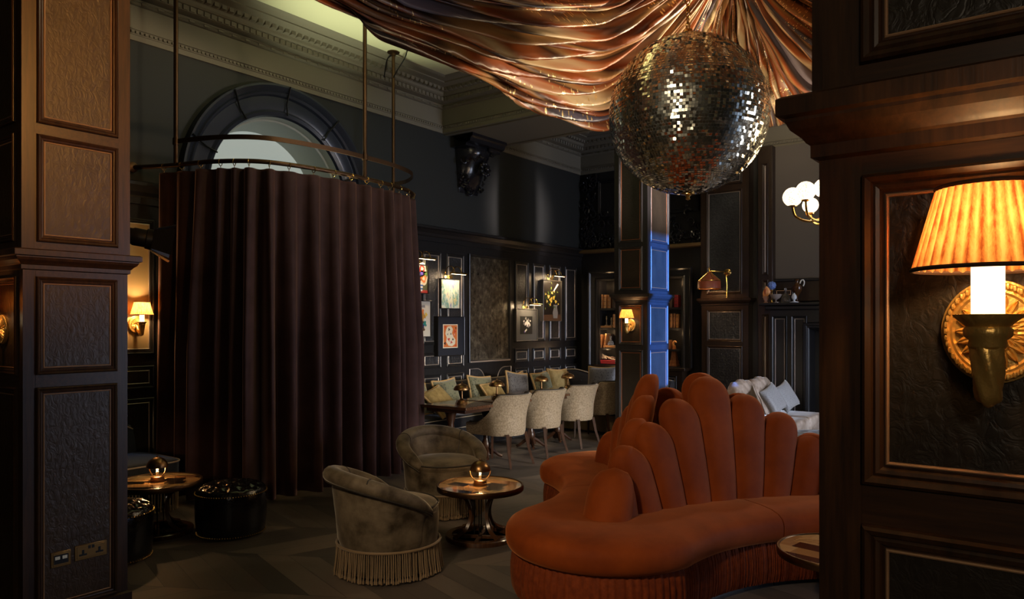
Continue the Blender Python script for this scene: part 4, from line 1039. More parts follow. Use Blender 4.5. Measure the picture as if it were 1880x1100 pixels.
light('stage_lamp_light', 'SPOT', Vector(o.location) + c0 + ax * .16, 14, (1, .75, .45), .04, Vector(o.location) + c0 + ax * 3, spot_size=math.radians(50), spot_blend=.5)

# brass socket plates on the pillar
M['plate'] = metal('antique brass plate', (.42, .25, .09), .32)
M['hole'] = plain('black plastic insert', (.006, .006, .006), .4)
def plate(name, label, u0, u1, vt, holes, sw):
    p0, p1 = onx(u0, 1020, -4.536), onx(u1, 1020, -4.536); d = (p0 - Vector((0, 0, EYE))).length
    zt = onx((u0 + u1) / 2, vt, -4.536).z; wd = p1.y - p0.y
    o = thing(name, label, 'socket', (-4.5385, (p0.y + p1.y) / 2, zt - .043))
    MB().bb(0, .006, -wd / 2, wd / 2, -.043, .043).obj('face_plate', M['plate'], o, bevel=.003)
    MB().bb(.004, .0075, -wd / 2 + .010, wd / 2 - .010, -.033, .033).obj('inner_plate', M['plate'], o, bevel=.0015)
    for y, z, sy, sz, m_ in holes: MB().box((.0078, y, z), (.002, sy, sz)).obj(sw, m_, o, smooth=False)
pale = plain('glowing cream insert', (.75, .68, .58), .4, emit=.12, emitc=(1, .9, .75))  # inserts carry a faint added glow
plate('data_socket', 'small square brass plate with two white ports low on the pillar', 93, 130, 1012, [(0, 0, .075, .05, M['hole']), (-.019, .008, .025, .018, pale), (.019, .008, .025, .018, pale)], 'port')
H = M['hole']
plate('power_socket', 'wide brass double power socket low on the pillar', 137, 196, 997, [(-.045, -.014, .042, .010, H), (-.045, .002, .012, .024, H), (.045, -.014, .042, .010, H), (.045, .002, .012, .024, H), (-.010, .024, .014, .018, H), (.010, .024, .014, .018, H)], 'slot')
# ------------------------------------------------------------------ mirror ball and draped canopy
DB = 5.46; bc = ad(1263, 212, DB); RB = 146 / FX * DB * .985
mb = thing('mirror_ball', 'huge mirrored disco ball on a chain above the orange sofa', 'disco ball', bc)
def mirror_mat():
    t = NT('mirror tiles'); t.base((.92, .87, .69)); t.set(metal=1.0, rough=.17); return t.m
rr = random.Random(4); NRW = 88; b = MB()
for j in range(NRW):
    rt_ = rr.gauss(0, .10)
    a0, a1 = -PI / 2 + PI * j / NRW, -PI / 2 + PI * (j + 1) / NRW; am = (a0 + a1) / 2
    n = max(4, int(round(2 * PI * cos(am) / (PI / NRW)))); gap = .055
    for k in range(n):
        b0, b1 = 2 * PI * (k + gap) / n, 2 * PI * (k + 1 - gap) / n; bm_ = (b0 + b1) / 2
        nrm = Vector((cos(am) * cos(bm_), cos(am) * sin(bm_), sin(am))); e = Vector((-sin(bm_), cos(bm_), 0)); f = nrm.cross(e)
        w_ = RB * cos(am) * (b1 - b0) / 2; h = RB * (a1 - a0) / 2 * (1 - 2 * gap)
        blk = .012 * sin(j * 12.9898 + k * 3.1) if False else 0
        ta, tb_ = rr.gauss(0, .012), rt_ + rr.gauss(0, .20); c = nrm * RB
        b.add([c + e * x * w_ + f * y * h + nrm * (ta * x * w_ + tb_ * y * h) for x, y in ((-1, -1), (1, -1), (1, 1), (-1, 1))], [(0, 1, 2, 3)])
b.obj('mirror_tile_mesh', mirror_mat(), mb, smooth=False)
MB().sphere((0, 0, 0), RB - .003, 48, 32).obj('core', plain('grey ball core', (.05, .048, .042), .5), mb)
MB().lathe([(0, .06), (.03, .055), (.05, .02), (.09, .0), (.10, -.012)], 20, c=(0, 0, RB)).obj('cap', M['brass'], mb)
MB().lathe([(.05, .01), (.05, -.005), (.02, -.012), (.012, -.03), (.018, -.04), (0, -.05)], 16, c=(0, 0, -RB)).obj('finial', M['brass'], mb)
ch_ = MB(); z = RB + .05; k = 0
while z < ZC - bc.z - .02:
    R2 = Matrix.Rotation(k * PI / 2, 3, 'Z'); ch_.tube([Vector((0, 0, z + .028)) + R2 @ Vector((.014 * cos(a), 0, .028 * sin(a))) for a in [2 * PI * q / 12 for q in range(12)]], .0048, 5, closed=True); z += .045; k += 1
ch_.obj('chain', M['brass'], mb)

def cloth_mat():
    t = NT('striped metallic drape with fold shade'); uv = t.new('ShaderNodeUVMap'); mp = t.new('ShaderNodeMapping'); mp.inputs['Scale'].default_value = (11, .5, 1); t.link(uv.outputs[0], mp.inputs[0])
    n1 = t.noise(mp.outputs[0], 1.6, 2, .5)
    mp2 = t.new('ShaderNodeMapping'); mp2.inputs['Scale'].default_value = (26, 1.6, 1); t.link(uv.outputs[0], mp2.inputs[0]); n2 = t.noise(mp2.outputs[0], 1.3, 3)
    f = t.math('ADD', t.math('MULTIPLY', n1, .75), t.math('MULTIPLY', n2, .25))
    col = t.ramp(f, [(.36, (.085, .070, .095)), (.41, (.018, .009, .006)), (.445, (.26, .060, .012)), (.475, (.30, .155, .055)), (.50, (.045, .019, .010)), (.53, (.32, .080, .017)), (.56, (.56, .42, .24)), (.585, (.06, .028, .014)), (.63, (.15, .125, .145))])  # print stripes; near-black and cream bands also paint fold shadow and highlights
    mp3 = t.new('ShaderNodeMapping'); mp3.inputs['Scale'].default_value = (130, 190, 1); t.link(uv.outputs[0], mp3.inputs[0])
    v = t.new('ShaderNodeTexVoronoi'); v.inputs['Scale'].default_value = 1.0; t.link(mp3.outputs[0], v.inputs['Vector'])
    mp4 = t.new('ShaderNodeMapping'); mp4.inputs['Scale'].default_value = (5, 2, 1); t.link(uv.outputs[0], mp4.inputs[0]); msk = t.noise(mp4.outputs[0], 1.0, 2)
    dot = t.math('MULTIPLY', t.math('LESS_THAN', v.outputs['Distance'], .26), t.math('GREATER_THAN', msk, .54))
    mx = t.new('ShaderNodeMix', data_type='RGBA'); t.link(dot, mx.inputs['Factor']); t.link(col, mx.inputs['A']); mx.inputs['B'].default_value = (.85, .62, .28, 1)
    t.base(mx.outputs['Result']); t.set(rough=.36, spec=.6); t.set(metal=t.math('MULTIPLY', dot, .8)); return t.m
def surf(curves, ns, nt):
    """curves: control curves across the folds -> smooth grid of points, rows across"""
    cs = [resample(crom(c, 10), nt) for c in curves]; rows = []
    cols_ = [resample(crom([c[j] for c in cs], 8), ns) for j in range(nt)]
    return [[cols_[j][i] for j in range(nt)] for i in range(ns)]
def folded(grid, s0, s1, seed, amp=.075, nf=15, up=Vector((0, 0, -1))):
    """adds folds running along the rows"""
    rr = random.Random(seed); ns, nt = len(grid), len(grid[0]); out = []
    ph = [rr.uniform(0, 6) for _ in range(6)]
    for i in range(ns):
        row = []
        for j in range(nt):
            a = grid[max(i - 1, 0)][j]; b_ = grid[min(i + 1, ns - 1)][j]; c = grid[i][max(j - 1, 0)]; d = grid[i][min(j + 1, nt - 1)]
            n_ = (b_ - a).cross(d - c); n_ = n_.normalized() if n_.length > 1e-9 else up
            if n_.dot(Vector((0, 0, EYE)) - grid[i][j]) < 0: n_ = -n_
            s, t_ = i / (ns - 1), j / (nt - 1)
            x = nf * (s + .010 * sin(5 * t_ + ph[0]) + .012 * sin(9 * s + ph[1]))
            w1 = 1 - 2 * abs(sin(PI * x)) ** 1.2; w2 = sin(2 * PI * (x * 1.73 + .9 * sin(3 * t_ + ph[2]) + ph[3])); w3 = sin(2 * PI * (x * 3.1 + ph[4] + .8 * sin(6 * t_ + ph[5])))
            env = min(1, .25 + 1.6 * min(t_, 1 - t_) * 2) * (1 if i not in (0, ns - 1) else 1)
            row.append(grid[i][j] + n_ * amp * env * (.60 * w1 + .30 * w2 + .16 * w3))
        out.append(row)
    return out
can = thing('draped_canopy', 'rust and gold striped fabric canopy gathered under the ceiling around the mirror ball', 'canopy', (bc.x, bc.y, ZC))
CO = Vector(can.location); CM = cloth_mat()
def P(*a): return [ad(u, v, d) for u, v, d in a]
def cloth(curves, name, seed, ns, nt, amp, nf, uoff, uscale=1.0):
    g = folded(surf(curves, ns, nt), 0, 1, seed, amp, nf)
    b = MB().grid([[p - CO for p in r] for r in g]); o = b.obj(name, CM, can, sharp=180)
    me = o.data; uvl = me.uv_layers.new(name='UVMap'); n = nt
    for lp in me.loops:
        i, j = divmod(lp.vertex_index, n); uvl.data[lp.index].uv = (uoff + uscale * i / (ns - 1), j / (nt - 1))
    sdm = o.modifiers.new('thickness', 'SOLIDIFY'); sdm.thickness = .006
    return o
A = (1345, -95, 6.4)
left = [P(A, (1200, -90, 6.2), (1000, -90, 5.6), (760, -110, 4.9), (420, -190, 3.9)),
        P(A, (1245, -30, 6.3), (1110, 20, 6.1), (900, 10, 5.5), (700, -35, 4.8), (420, -160, 3.9)),
        P(A, (1255, 5, 6.5), (1160, 85, 6.6), (1010, 112, 6.3), (840, 62, 5.7), (660, 0, 4.9), (440, -110, 4.0)),
        P(A, (1262, 40, 6.7), (1190, 140, 7.1), (1105, 200, 7.3), (1010, 182, 7.0), (930, 148, 6.7), (840, 106, 6.1), (700, 38, 5.3), (590, -14, 4.6), (460, -90, 4.0)),
        P(A, (1270, 50, 6.9), (1215, 150, 7.3), (1130, 226, 7.6), (1060, 216, 7.4), (1000, 192, 7.15), (930, 160, 6.8), (840, 118, 6.2), (700, 48, 5.35), (590, -2, 4.65), (460, -76, 4.05))]
cloth(left, 'swag', 3, 300, 130, .14, 17, 0.0)
mid = [P(A, (1268, 50, 6.9), (1215, 150, 7.3), (1130, 228, 7.6)), P(A, (1310, 50, 7.1), (1265, 150, 7.5), (1210, 240, 7.8)), P(A, (1342, 50, 7.2), (1335, 150, 7.6), (1330, 240, 7.9)),
       P(A, (1375, 50, 7.1), (1395, 150, 7.5), (1420, 232, 7.75)), P(A, (1395, 40, 7.0), (1420, 130, 7.3), (1450, 222, 7.5))]
cloth(mid, 'swag', 5, 150, 60, .08, 12, 1.1, .8)
right = [P(A, (1470, -80, 6.2), (1600, -80, 5.6), (1800, -100, 4.9)), P(A, (1430, -10, 6.4), (1540, 40, 6.2), (1680, 20, 5.6), (1840, -60, 5.0)),
         P(A, (1410, 30, 6.7), (1490, 120, 6.7), (1640, 130, 6.2), (1840, 40, 5.4)), P(A, (1395, 40, 7.0), (1424, 130, 7.3), (1460, 224, 7.5), (1560, 225, 7.1), (1700, 180, 6.4), (1860, 100, 5.8))]
cloth(right, 'swag', 9, 160, 80, .10, 10, 2.1)

Ap = ad(*A)
front = []
for la, de in ((-2.0, 3.7), (-1.2, 2.7), (.2, 2.2), (1.6, 2.2), (2.9, 2.9), (3.6, 4.6)):
    e = cw(la, de, 4.25); front.append([Ap, Ap.lerp(e, .3) - Vector((0, 0, .05)), Ap.lerp(e, .65) - Vector((0, 0, .12)), e])
cloth(front, 'swag', 14, 170, 40, .09, 22, 3.2, 1.6)
# ------------------------------------------------------------------ pictures, picture lamps and mirror on the panelled wall
PXW = XL + .031
M['frame_black'] = plain('black picture frame', (.012, .011, .011), .3)
M['frame_silver'] = metal('brushed silver frame', (.35, .33, .31), .35)
def noise_art(name, stops, scale, rot=0.0, stretch=(1, 1, 1)):
    t = NT(name); co = t.coord(stretch, (rot, 0, 0)); f = t.noise(co, scale, 5, .62); t.base(t.ramp(f, stops)); t.set(rough=.45); return t.m
def picture(label, u0, v0, u1, v1, off, fw, frame, bg, mat=None, inner=None, group=None):
    p0, p1 = onx(u0, (v0 + v1) / 2, PXW + off), onx(u1, (v0 + v1) / 2, PXW + off); um = (u0 + u1) / 2
    zt, zb = onx(um, v0, PXW + off).z, onx(um, v1, PXW + off).z; w_, h = p1.y - p0.y, zt - zb
    o = thing('framed_picture', label, 'picture', (PXW, (p0.y + p1.y) / 2, zb), 0, group); o['w'] = w_; o['h'] = h
    b = MB(); d = off + .012
    def ring(i, x): return [(x, -w_ / 2 + i, i), (x, w_ / 2 - i, i), (x, w_ / 2 - i, h - i), (x, -w_ / 2 + i, h - i)]
    b.grid([ring(i, x) for i, x in ((0, 0), (0, d), (fw * .3, d + .003), (fw, d), (fw, off * .5), (fw, 0))], cu=True); b.obj('frame', frame, o, sharp=30)
    pl = MB().bb(.0, off - .006, -w_ / 2 + fw * .8, w_ / 2 - fw * .8, fw * .8, h - fw * .8)
    if mat is None: a = pl.obj('artwork', bg, o, smooth=False); x = off - .006; return o, a, x, (-w_ / 2 + fw, w_ / 2 - fw, fw, h - fw)
    pl.obj('mount', mat, o, smooth=False); l, r, bt, tp = inner
    y0, y1, z0, z1 = -w_ / 2 + w_ * l, -w_ / 2 + w_ * r, h * bt, h * tp
    a = MB().bb(off - .006, off - .003, y0, y1, z0, z1).obj('artwork', bg, o, smooth=False); return o, a, off - .003, (y0, y1, z0, z1)
def shp(a, x, pts, m, name, dx=.0012):
    """flat painted shape lying on the artwork"""
    f = [(x + .0004, y, z) for y, z in pts]; g = [(x + dx, y, z) for y, z in pts]
    MB().grid([f, g], cu=True).cap(g).obj(name, m, a, smooth=False)
def blob(cy_, cz_, r, seed=0, n=22, k=.25, sy=1.0):
    q = random.Random(seed); ph = [q.uniform(0, 6) for _ in range(3)]
    return [(cy_ + sy * r * (1 + k * .5 * sin(3 * a + ph[0]) + k * .4 * sin(5 * a + ph[1])) * cos(a), cz_ + r * (1 + k * .5 * sin(3 * a + ph[0]) + k * .4 * sin(4 * a + ph[2])) * sin(a)) for a in [2 * PI * i / n for i in range(n)]]
pc_ = {n: plain('paint ' + n, c, .5) for n, c in dict(red=(.50, .035, .02), orange=(.62, .16, .03), yellow=(.70, .48, .07), cream=(.72, .64, .48), violet=(.16, .08, .42), navy=(.02, .03, .12), blue=(.07, .16, .45), white=(.75, .74, .72),
      green=(.06, .14, .035), lime=(.22, .32, .06), black=(.008, .008, .008), teal=(.02, .22, .19), ochre=(.48, .24, .045), brown=(.10, .045, .02), pink=(.65, .30, .28), grey=(.22, .21, .22)).items()}
# 1 round flowers in a striped pot
o, a, x, (y0, y1, z0, z1) = picture('painting of round flowers in a striped pot on a green ground, beside the curtain', 749, 485, 786.5, 539, .035, .012, M['frame_black'], noise_art('olive green ground', [(.35, (.05, .055, .02)), (.65, (.12, .12, .05))], 7))
w_, h = y1 - y0, z1 - z0; X = lambda q: y0 + q * w_; Z = lambda q: z0 + q * h
shp(a, x, [(X(0), Z(0)), (X(1), Z(0)), (X(1), Z(.1)), (X(0), Z(.1))], pc_['red'], 'painted_band')
for i in range(6): q0 = .06 + i * .06; shp(a, x + .001, [(X(.40 - .03 * sin(PI * i / 6)), Z(q0)), (X(.72 + .03 * sin(PI * i / 6)), Z(q0)), (X(.72 + .03 * sin(PI * i / 6)), Z(q0 + .06)), (X(.40 - .03 * sin(PI * i / 6)), Z(q0 + .06))], pc_['blue' if i % 2 else 'white'], 'painted_stripe')
for i, (qx, qz, r, c1, c2) in enumerate(((.30, .58, .07, 'violet', 'cream'), (.52, .50, .055, 'red', 'orange'), (.78, .52, .085, 'cream', 'orange'), (.42, .74, .075, 'orange', 'red'), (.68, .70, .07, 'violet', 'navy'), (.70, .88, .085, 'cream', 'red'), (.40, .90, .06, 'pink', 'white'), (.18, .78, .06, 'red', 'cream'), (.90, .68, .04, 'green', 'lime'))):
    shp(a, x + .002, blob(X(qx), Z(qz), r, i, k=.15), pc_[c1], 'painted_flower'); shp(a, x + .0035, blob(X(qx), Z(qz), r * .62, i + 20, k=.2), pc_[c2], 'painted_flower'); shp(a, x + .005, blob(X(qx), Z(qz), r * .3, i + 40), pc_[c1], 'painted_flower')
P1 = o
# 2 pale abstract
P2, a, x, _ = picture('pale blue and cream abstract painting in a thin black frame', 809, 512, 844.5, 567, .045, .008, M['frame_black'],
    noise_art('splashed abstract paint', [(.30, (.09, .12, .34)), (.40, (.25, .30, .52)), (.47, (.68, .64, .42)), (.53, (.62, .68, .62)), (.60, (.10, .30, .30)), (.66, (.62, .60, .30)), (.74, (.58, .12, .06))], 7.5, 0, (1, 1.2, .55)))
# 3 collage figure on white
o, a, x, (y0, y1, z0, z1) = picture('collage of an ochre and teal figure on white paper, beneath the striped pot painting', 752, 551.5, 791.5, 619.5, .03, .012, M['frame_black'], plain('cream paper', (.62, .57, .48), .7))
w_, h = y1 - y0, z1 - z0
for i, (qx, qz, r, c, sy) in enumerate(((.62, .56, .20, 'ochre', .8), (.58, .40, .13, 'brown', .8), (.72, .36, .12, 'teal', .9), (.60, .70, .10, 'orange', 1), (.78, .62, .09, 'yellow', .8), (.62, .30, .10, 'navy', .8), (.66, .20, .08, 'brown', .8), (.48, .52, .06, 'pink', 1), (.70, .48, .06, 'white', 1))):
    shp(a, x + .0012 * i, blob(X(qx), Z(qz), r * h * .62, i + 3, k=.5, sy=sy), pc_[c], 'painted_patch')
shp(a, x, [(X(.28), Z(.84)), (X(.75), Z(.82)), (X(.72), Z(.9)), (X(.5), Z(.87)), (X(.35), Z(.93))], pc_['grey'], 'painted_patch')
# 4 red print in a big open black frame
o, a, x, (y0, y1, z0, z1) = picture('small red and cream print in an oversized open black frame', 803, 581, 852, 653.5, .07, .010, M['frame_black'], pc_['cream'], plain('navy mount board', (.010, .013, .022), .5), (.21, .76, .20, .80))
w_, h = y1 - y0, z1 - z0
shp(a, x, [(X(.05), Z(.04)), (X(.95), Z(.04)), (X(.95), Z(.96)), (X(.05), Z(.96))], pc_['orange'], 'painted_patch')
shp(a, x + .0012, [(X(p), Z(q)) for p, q in ((.30, .90), (.52, .93), (.66, .80), (.60, .62), (.70, .48), (.84, .34), (.80, .16), (.60, .07), (.36, .10), (.20, .26), (.24, .45), (.14, .60), (.20, .78))], pc_['cream'], 'painted_figure')
for i, (qx, qz, r, c) in enumerate(((.40, .78, .05, 'black'), (.52, .60, .03, 'black'), (.38, .36, .06, 'red'), (.55, .24, .05, 'red'), (.66, .36, .04, 'black'), (.80, .70, .05, 'red'), (.86, .84, .04, 'black'), (.14, .88, .04, 'red'), (.12, .20, .05, 'black'), (.86, .10, .04, 'red'), (.30, .58, .035, 'grey'), (.76, .56, .035, 'pink'))):
    shp(a, x + .0024, blob(X(qx), Z(qz), r * h, i + 60, k=.8), pc_[c], 'painted_mark')
# 5 white flowers on black
P5, a, x, (y0, y1, z0, z1) = picture('white blossom photograph on black in a wide grey mount', 947, 567, 986.7, 626.5, .03, .012, M['frame_silver'], pc_['black'], plain('dark grey mount board', (.085, .085, .085), .6), (.21, .76, .22, .77))
w_, h = y1 - y0, z1 - z0; q = random.Random(2)
for i in range(30):
    an, rr_ = q.uniform(0, 2 * PI), q.uniform(0, .30) ; shp(a, x + .0006 * i, blob(X(.52 + rr_ * cos(an)), Z(.58 + rr_ * 1.1 * sin(an)), q.uniform(.05, .09) * h, i, 10, .5), pc_[q.choice(('white', 'white', 'pink' if i % 5 == 0 else 'white', 'grey'))], 'painted_petal')
for i in range(4): shp(a, x + .001, blob(X(.5 - .05 * i), Z(.24 - .04 * i), .05 * h, i, 10, .5), pc_['white' if i < 3 else 'violet'], 'painted_petal')
# 6 yellow flowers in a vase
P6, a, x, (y0, y1, z0, z1) = picture('dark still life of yellow flowers in a pale vase, silver frame', 996.5, 514.5, 1030.5, 590, .05, .012, M['frame_silver'], plain('brown black ground', (.012, .008, .006), .4))
w_, h = y1 - y0, z1 - z0
shp(a, x, [(X(0), Z(0)), (X(1), Z(0)), (X(1), Z(.16)), (X(0), Z(.14))], pc_['brown'], 'painted_table')
shp(a, x + .001, [(X(p), Z(q_)) for p, q_ in ((.58, .06), (.80, .06), (.84, .20), (.78, .34), (.82, .40), (.58, .40), (.62, .34), (.54, .20))], pc_['grey'], 'painted_vase')
q = random.Random(6)
for i in range(34):
    px_, pz_ = .46 + q.gauss(0, .2), .58 + q.gauss(0, .13); an = q.uniform(0, 6); L = q.uniform(.05, .12)
    shp(a, x + .0018, [(X(px_) + L * .5 * w_ * cos(an), Z(pz_) + L * h * .5 * sin(an)), (X(px_) - .012, Z(pz_) + .012), (X(px_) - L * .5 * w_ * cos(an), Z(pz_) - L * h * .5 * sin(an)), (X(px_) + .012, Z(pz_) - .012)], pc_[q.choice(('green', 'lime'))], 'painted_leaf')
for i, (qx, qz, r) in enumerate(((.44, .52, .085), (.30, .60, .07), (.60, .58, .06), (.22, .48, .05), (.72, .48, .05), (.50, .70, .05), (.40, .40, .045), (.85, .42, .035), (.62, .74, .035), (.15, .66, .035))):
    shp(a, x + .0030, blob(X(qx), Z(qz), r * h * .72, i, 14, .5), pc_['yellow'], 'painted_flower'); shp(a, x + .0042, blob(X(qx), Z(qz), r * h * .34, i + 9, 12, .6), pc_['cream' if i % 2 else 'ochre'], 'painted_flower')
for (qa, qb) in (((.56, .74), (.80, .92)),): shp(a, x + .0032, [(X(qa[0]), Z(qa[1])), (X(qa[0] + .05), Z(qa[1])), (X(qb[0] + .08), Z(qb[1])), (X(qb[0]), Z(qb[1] + .02))], pc_['white'], 'painted_flower')

M['tube_glow'] = glow('lit picture lamp tube', (1.0, .74, .45), 7)
def picture_lamp(label, pic, power):
    h = pic['h']; y = pic.location.y; z = pic.location.z + h; o = thing('picture_lamp', label, 'picture light', (PXW, y, z))
    for s in (-1, 1): MB().tube(crom([(.0, s * .075, .03), (.03, s * .075, .13), (.09, s * .075, .175), (.16, s * .075, .15), (.195, s * .072, .075)], 6), .006, 6).obj('arm', M['brass'], o)
    b = MB(); rows = [[(.20 + .026 * cos(a), yy, .065 + .020 * sin(a)) for a in [-.4 + (PI + .8) * k / 10 for k in range(11)]] for yy in (-.16, .16)]
    b.grid(rows); b.cap(rows[0]); b.cap(rows[1], True); hd = b.obj('head', M['brass'], o, sharp=60); hd.modifiers.new('wall', 'SOLIDIFY').thickness = .003
    MB().tube([(.20, -.15, .062), (.20, .15, .062)], .009, 8).obj('tube_bulb', M['tube_glow'], o)
    MB().bb(0, .012, -.09, .09, .0, .05).obj('mounting_plate', M['brass'], o, bevel=.003)
    lg = light('picture_light', 'AREA', (PXW + .20, y, z + .045), power, (1.0, .72, .42), (.30, .02), (PXW + .02, y, z - .30)); return o
for l, p, e in (('brass picture lamp over the striped pot painting', P1, 2.6), ('brass picture lamp over the pale abstract painting', P2, 3.0), ('brass picture lamp over the white blossom photograph', P5, 3.6), ('brass picture lamp over the yellow flower still life', P6, 5.0)): picture_lamp(l, p, e)

ya, yb = onx(859, 560, PXW).y, onx(935, 560, PXW).y; za, zb = onx(897, 664, PXW).z, onx(897, 470, PXW).z
o = thing('wall_mirror', 'tall antiqued mirror in a narrow dark frame between the picture groups', 'mirror', (PXW, (ya + yb) / 2, za)); hw, hh = (yb - ya) / 2, zb - za
t = NT('foxed mirror glass'); co = t.coord(); f = t.noise(co, 5, 6, .75); vv = t.noise(t.coord((1, 1, .8)), 15, 5, .7)
t.base(t.ramp(t.math('ADD', t.math('MULTIPLY', f, .5), t.math('MULTIPLY', vv, .5)), [(.38, (.045, .038, .028)), (.52, (.14, .12, .09)), (.64, (.34, .30, .23))])); t.set(metal=.75, rough=t.math('ADD', .12, t.math('MULTIPLY', vv, .45)))
MB().bb(.0, .012, -hw + .02, hw - .02, .03, hh - .02).obj('mirror_glass', t.m, o, smooth=False)
def ring(i, x): return [(x, -hw + i, i), (x, hw - i, i), (x, hw - i, hh - i), (x, -hw + i, hh - i)]
MB().grid([ring(i, x) for i, x in ((0, 0), (0, .03), (.012, .035), (.03, .03), (.04, .012))], cu=True).obj('frame', M['black_wood'], o, sharp=30)
MB().bb(.0, .04, -hw + .02, hw - .02, .0, .022).obj('sill_bead', M['silver_bead'], o, bevel=.004)
# ------------------------------------------------------------------ bookcase, its books and ornaments
BYF = 11.42
bx0, bx1 = ony(1098, 600, BYF).x, ony(1253, 600, BYF).x
bk = thing('bookcase', 'black built-in bookcase behind the blue lit pillar', 'bookcase', ((bx0 + bx1) / 2, BYF, 0)); hw = (bx1 - bx0) / 2
SZ = [.955, 1.235, 1.585, 1.925]; ZT = 2.40
for s in (-1, 1): MB().bb(s * hw - (.03 if s > 0 else 0), s * hw + (0 if s > 0 else .03), .0, .26, .9, ZT).obj('side', M['black_wood'], bk, smooth=False)
MB().bb(-hw, hw, .25, .265, .1, ZT).obj('back_board', M['black_wood'], bk, smooth=False)
for z in SZ: MB().bb(-hw + .03, hw - .03, .01, .25, z - .035, z).obj('shelf', M['black_wood'], bk, smooth=False)
MB().bb(-hw - .06, hw + .06, -.05, .25, .88, .935).obj('counter', M['brown_wood'], bk, bevel=.008)
MB().bb(-hw, hw, -.02, .25, .05, .88).obj('base_cabinet', M['brown_wood'], bk, smooth=False)
for k in range(4): panel(bk, (-hw + .05 + k * (2 * hw - .1) / 4, -.021, .12), (1, 0, 0), (0, 0, 1), (0, -1, 0), (2 * hw - .1) / 4 - .04, .68, (M['black_wood'], M['silver_bead'], M['black_wood']), mw=.03, bead=.005)
pr = [(.0, .0), (.0, -.02), (.03, -.03), (.05, -.02), (.13, -.03), (.15, -.055), (.17, -.06), (.17, 0)]
MB().grid([[(x, y, z) for x, y, z in ((-hw - d, q, .94), (-hw - d, q, ZT + d), (hw + d, q, ZT + d), (hw + d, q, .94))] for d, q in pr]).obj('architrave', M['black_wood'], bk, sharp=25)
BK = {n: plain('book ' + n, c, .55) for n, c in dict(tan=(.34, .15, .05), amber=(.42, .20, .07), calf=(.24, .10, .035), brown=(.12, .05, .02), dark=(.05, .03, .02), red=(.32, .02, .03), cream=(.50, .42, .30)).items()}
M['pages'] = plain('book pages', (.62, .54, .40), .8)
def book(label, u, z, th, h, col, lean=0.0, flat=False, dpt=.15, group=None, y=None, ln=.2):
    x = ony(u, 600, BYF + .1).x; o = thing('book', label, 'book', (x, (BYF + .10) if y is None else y, z), 0, group)
    if flat:
        MB().bb(-ln / 2, ln / 2, -.07, .07, 0, th).obj('cover', BK[col], o, bevel=.003); MB().bb(-ln / 2 + .006, ln / 2 + .001, -.064, .064, .004, th - .004).obj('page_block', M['pages'], o, smooth=False)
    else:
        b = MB(); r = Matrix.Rotation(lean, 3, 'Y'); lift = th / 2 * abs(sin(lean))
        prof_ = [(-th / 2, -dpt / 2 + .006), (-th / 4, -dpt / 2), (th / 4, -dpt / 2), (th / 2, -dpt / 2 + .006), (th / 2, dpt / 2), (-th / 2, dpt / 2)]
        lo = [r @ Vector((x_, y_, 0)) + Vector((0, 0, lift)) for x_, y_ in prof_]; hi = [r @ Vector((x_, y_, h)) + Vector((0, 0, lift)) for x_, y_ in prof_]
        b.grid([lo, hi], cu=True); b.cap(lo, True); b.cap(hi); b.obj('cover', BK[col], o, smooth=False)
        q = [[r @ Vector((x_, y_, zz)) + Vector((0, 0, lift)) for x_, y_ in ((-th / 2 + .004, -dpt / 2 + .01), (th / 2 - .004, -dpt / 2 + .01), (th / 2 - .004, dpt / 2 - .006), (-th / 2 + .004, dpt / 2 - .006))] for zz in (h - .01, h + .001)]
        MB().grid(q, cu=True).cap(q[1]).obj('page_block', M['pages'], o, smooth=False)
        for zz in (.2, .5, .8): 
            p_ = r @ Vector((0, -dpt / 2 - .0006, h * zz)) + Vector((0, 0, lift)); MB().box(p_, (th * .72, .0016, .008), M=r).obj('spine_band', BK['dark'], o, smooth=False)
    return o
Lc, Rc = 'on the bookcase top shelf beside the panelled wall', ''
for u, th, h, c, l in ((1104, .044, .245, 'amber', 'amber leather book, first on the top shelf'), (1108.6, .026, .24, 'tan', 'thin tan book, second on the top shelf'), (1114, .058, .235, 'amber', 'thick amber book, third on the top shelf'), (1121.5, .06, .225, 'tan', 'tan book ending the row on the top shelf'), (1130, .05, .19, 'dark', 'low dark book in the pillar shadow on the top shelf')):
    book(l, u, SZ[3], th, h, c)
book('tan book lying flat on the second shelf under two candlesticks', 1116, SZ[2], .035, 0, 'amber', flat=True, ln=.22)
book('amber book standing on the second shelf beside the candlesticks', 1130.5, SZ[2], .036, .235, 'amber')
for u, l in ((1113.6, 'glass candlestick on the flat book, the taller one'), (1122.5, 'glass candlestick on the flat book, the shorter one')):
    k = 1 if u < 1120 else .86; o = thing('candlestick', l, 'candlestick', (ony(u, 600, BYF + .1).x, BYF + .10, SZ[2] + .035), 0)
    MB().lathe([(.032 * k, 0), (.034, .006), (.015, .018), (.009, .03), (.013, .045), (.008, .06), (.008, .11 * k), (.014, .118 * k), (.016, .13 * k)], 14).obj('stem', M['silver_bead'], o)
    MB().lathe([(.009, .13 * k), (.009, .165 * k), (0, .168 * k)], 10).obj('candle', M['pages'], o)
for u, th, h, c, le, l in ((1102.5, .034, .235, 'dark', 0, 'dark spined book at the end of the third shelf'), (1107, .03, .23, 'calf', 0, 'brown book beside the leaning one on the third shelf'), (1112.5, .034, .245, 'tan', .17, 'tan book leaning on the third shelf')):
    book(l, u, SZ[1], th, h, c, le)
book('amber book lying flat beneath the glass decanter', 1123.5, SZ[1], .042, 0, 'amber', flat=True, ln=.19)
glass = NT('thin clear glass'); glass.base((.9, .93, .95)); glass.set(rough=.05, trans=.85, ior=1.3); M['glass'] = glass.m
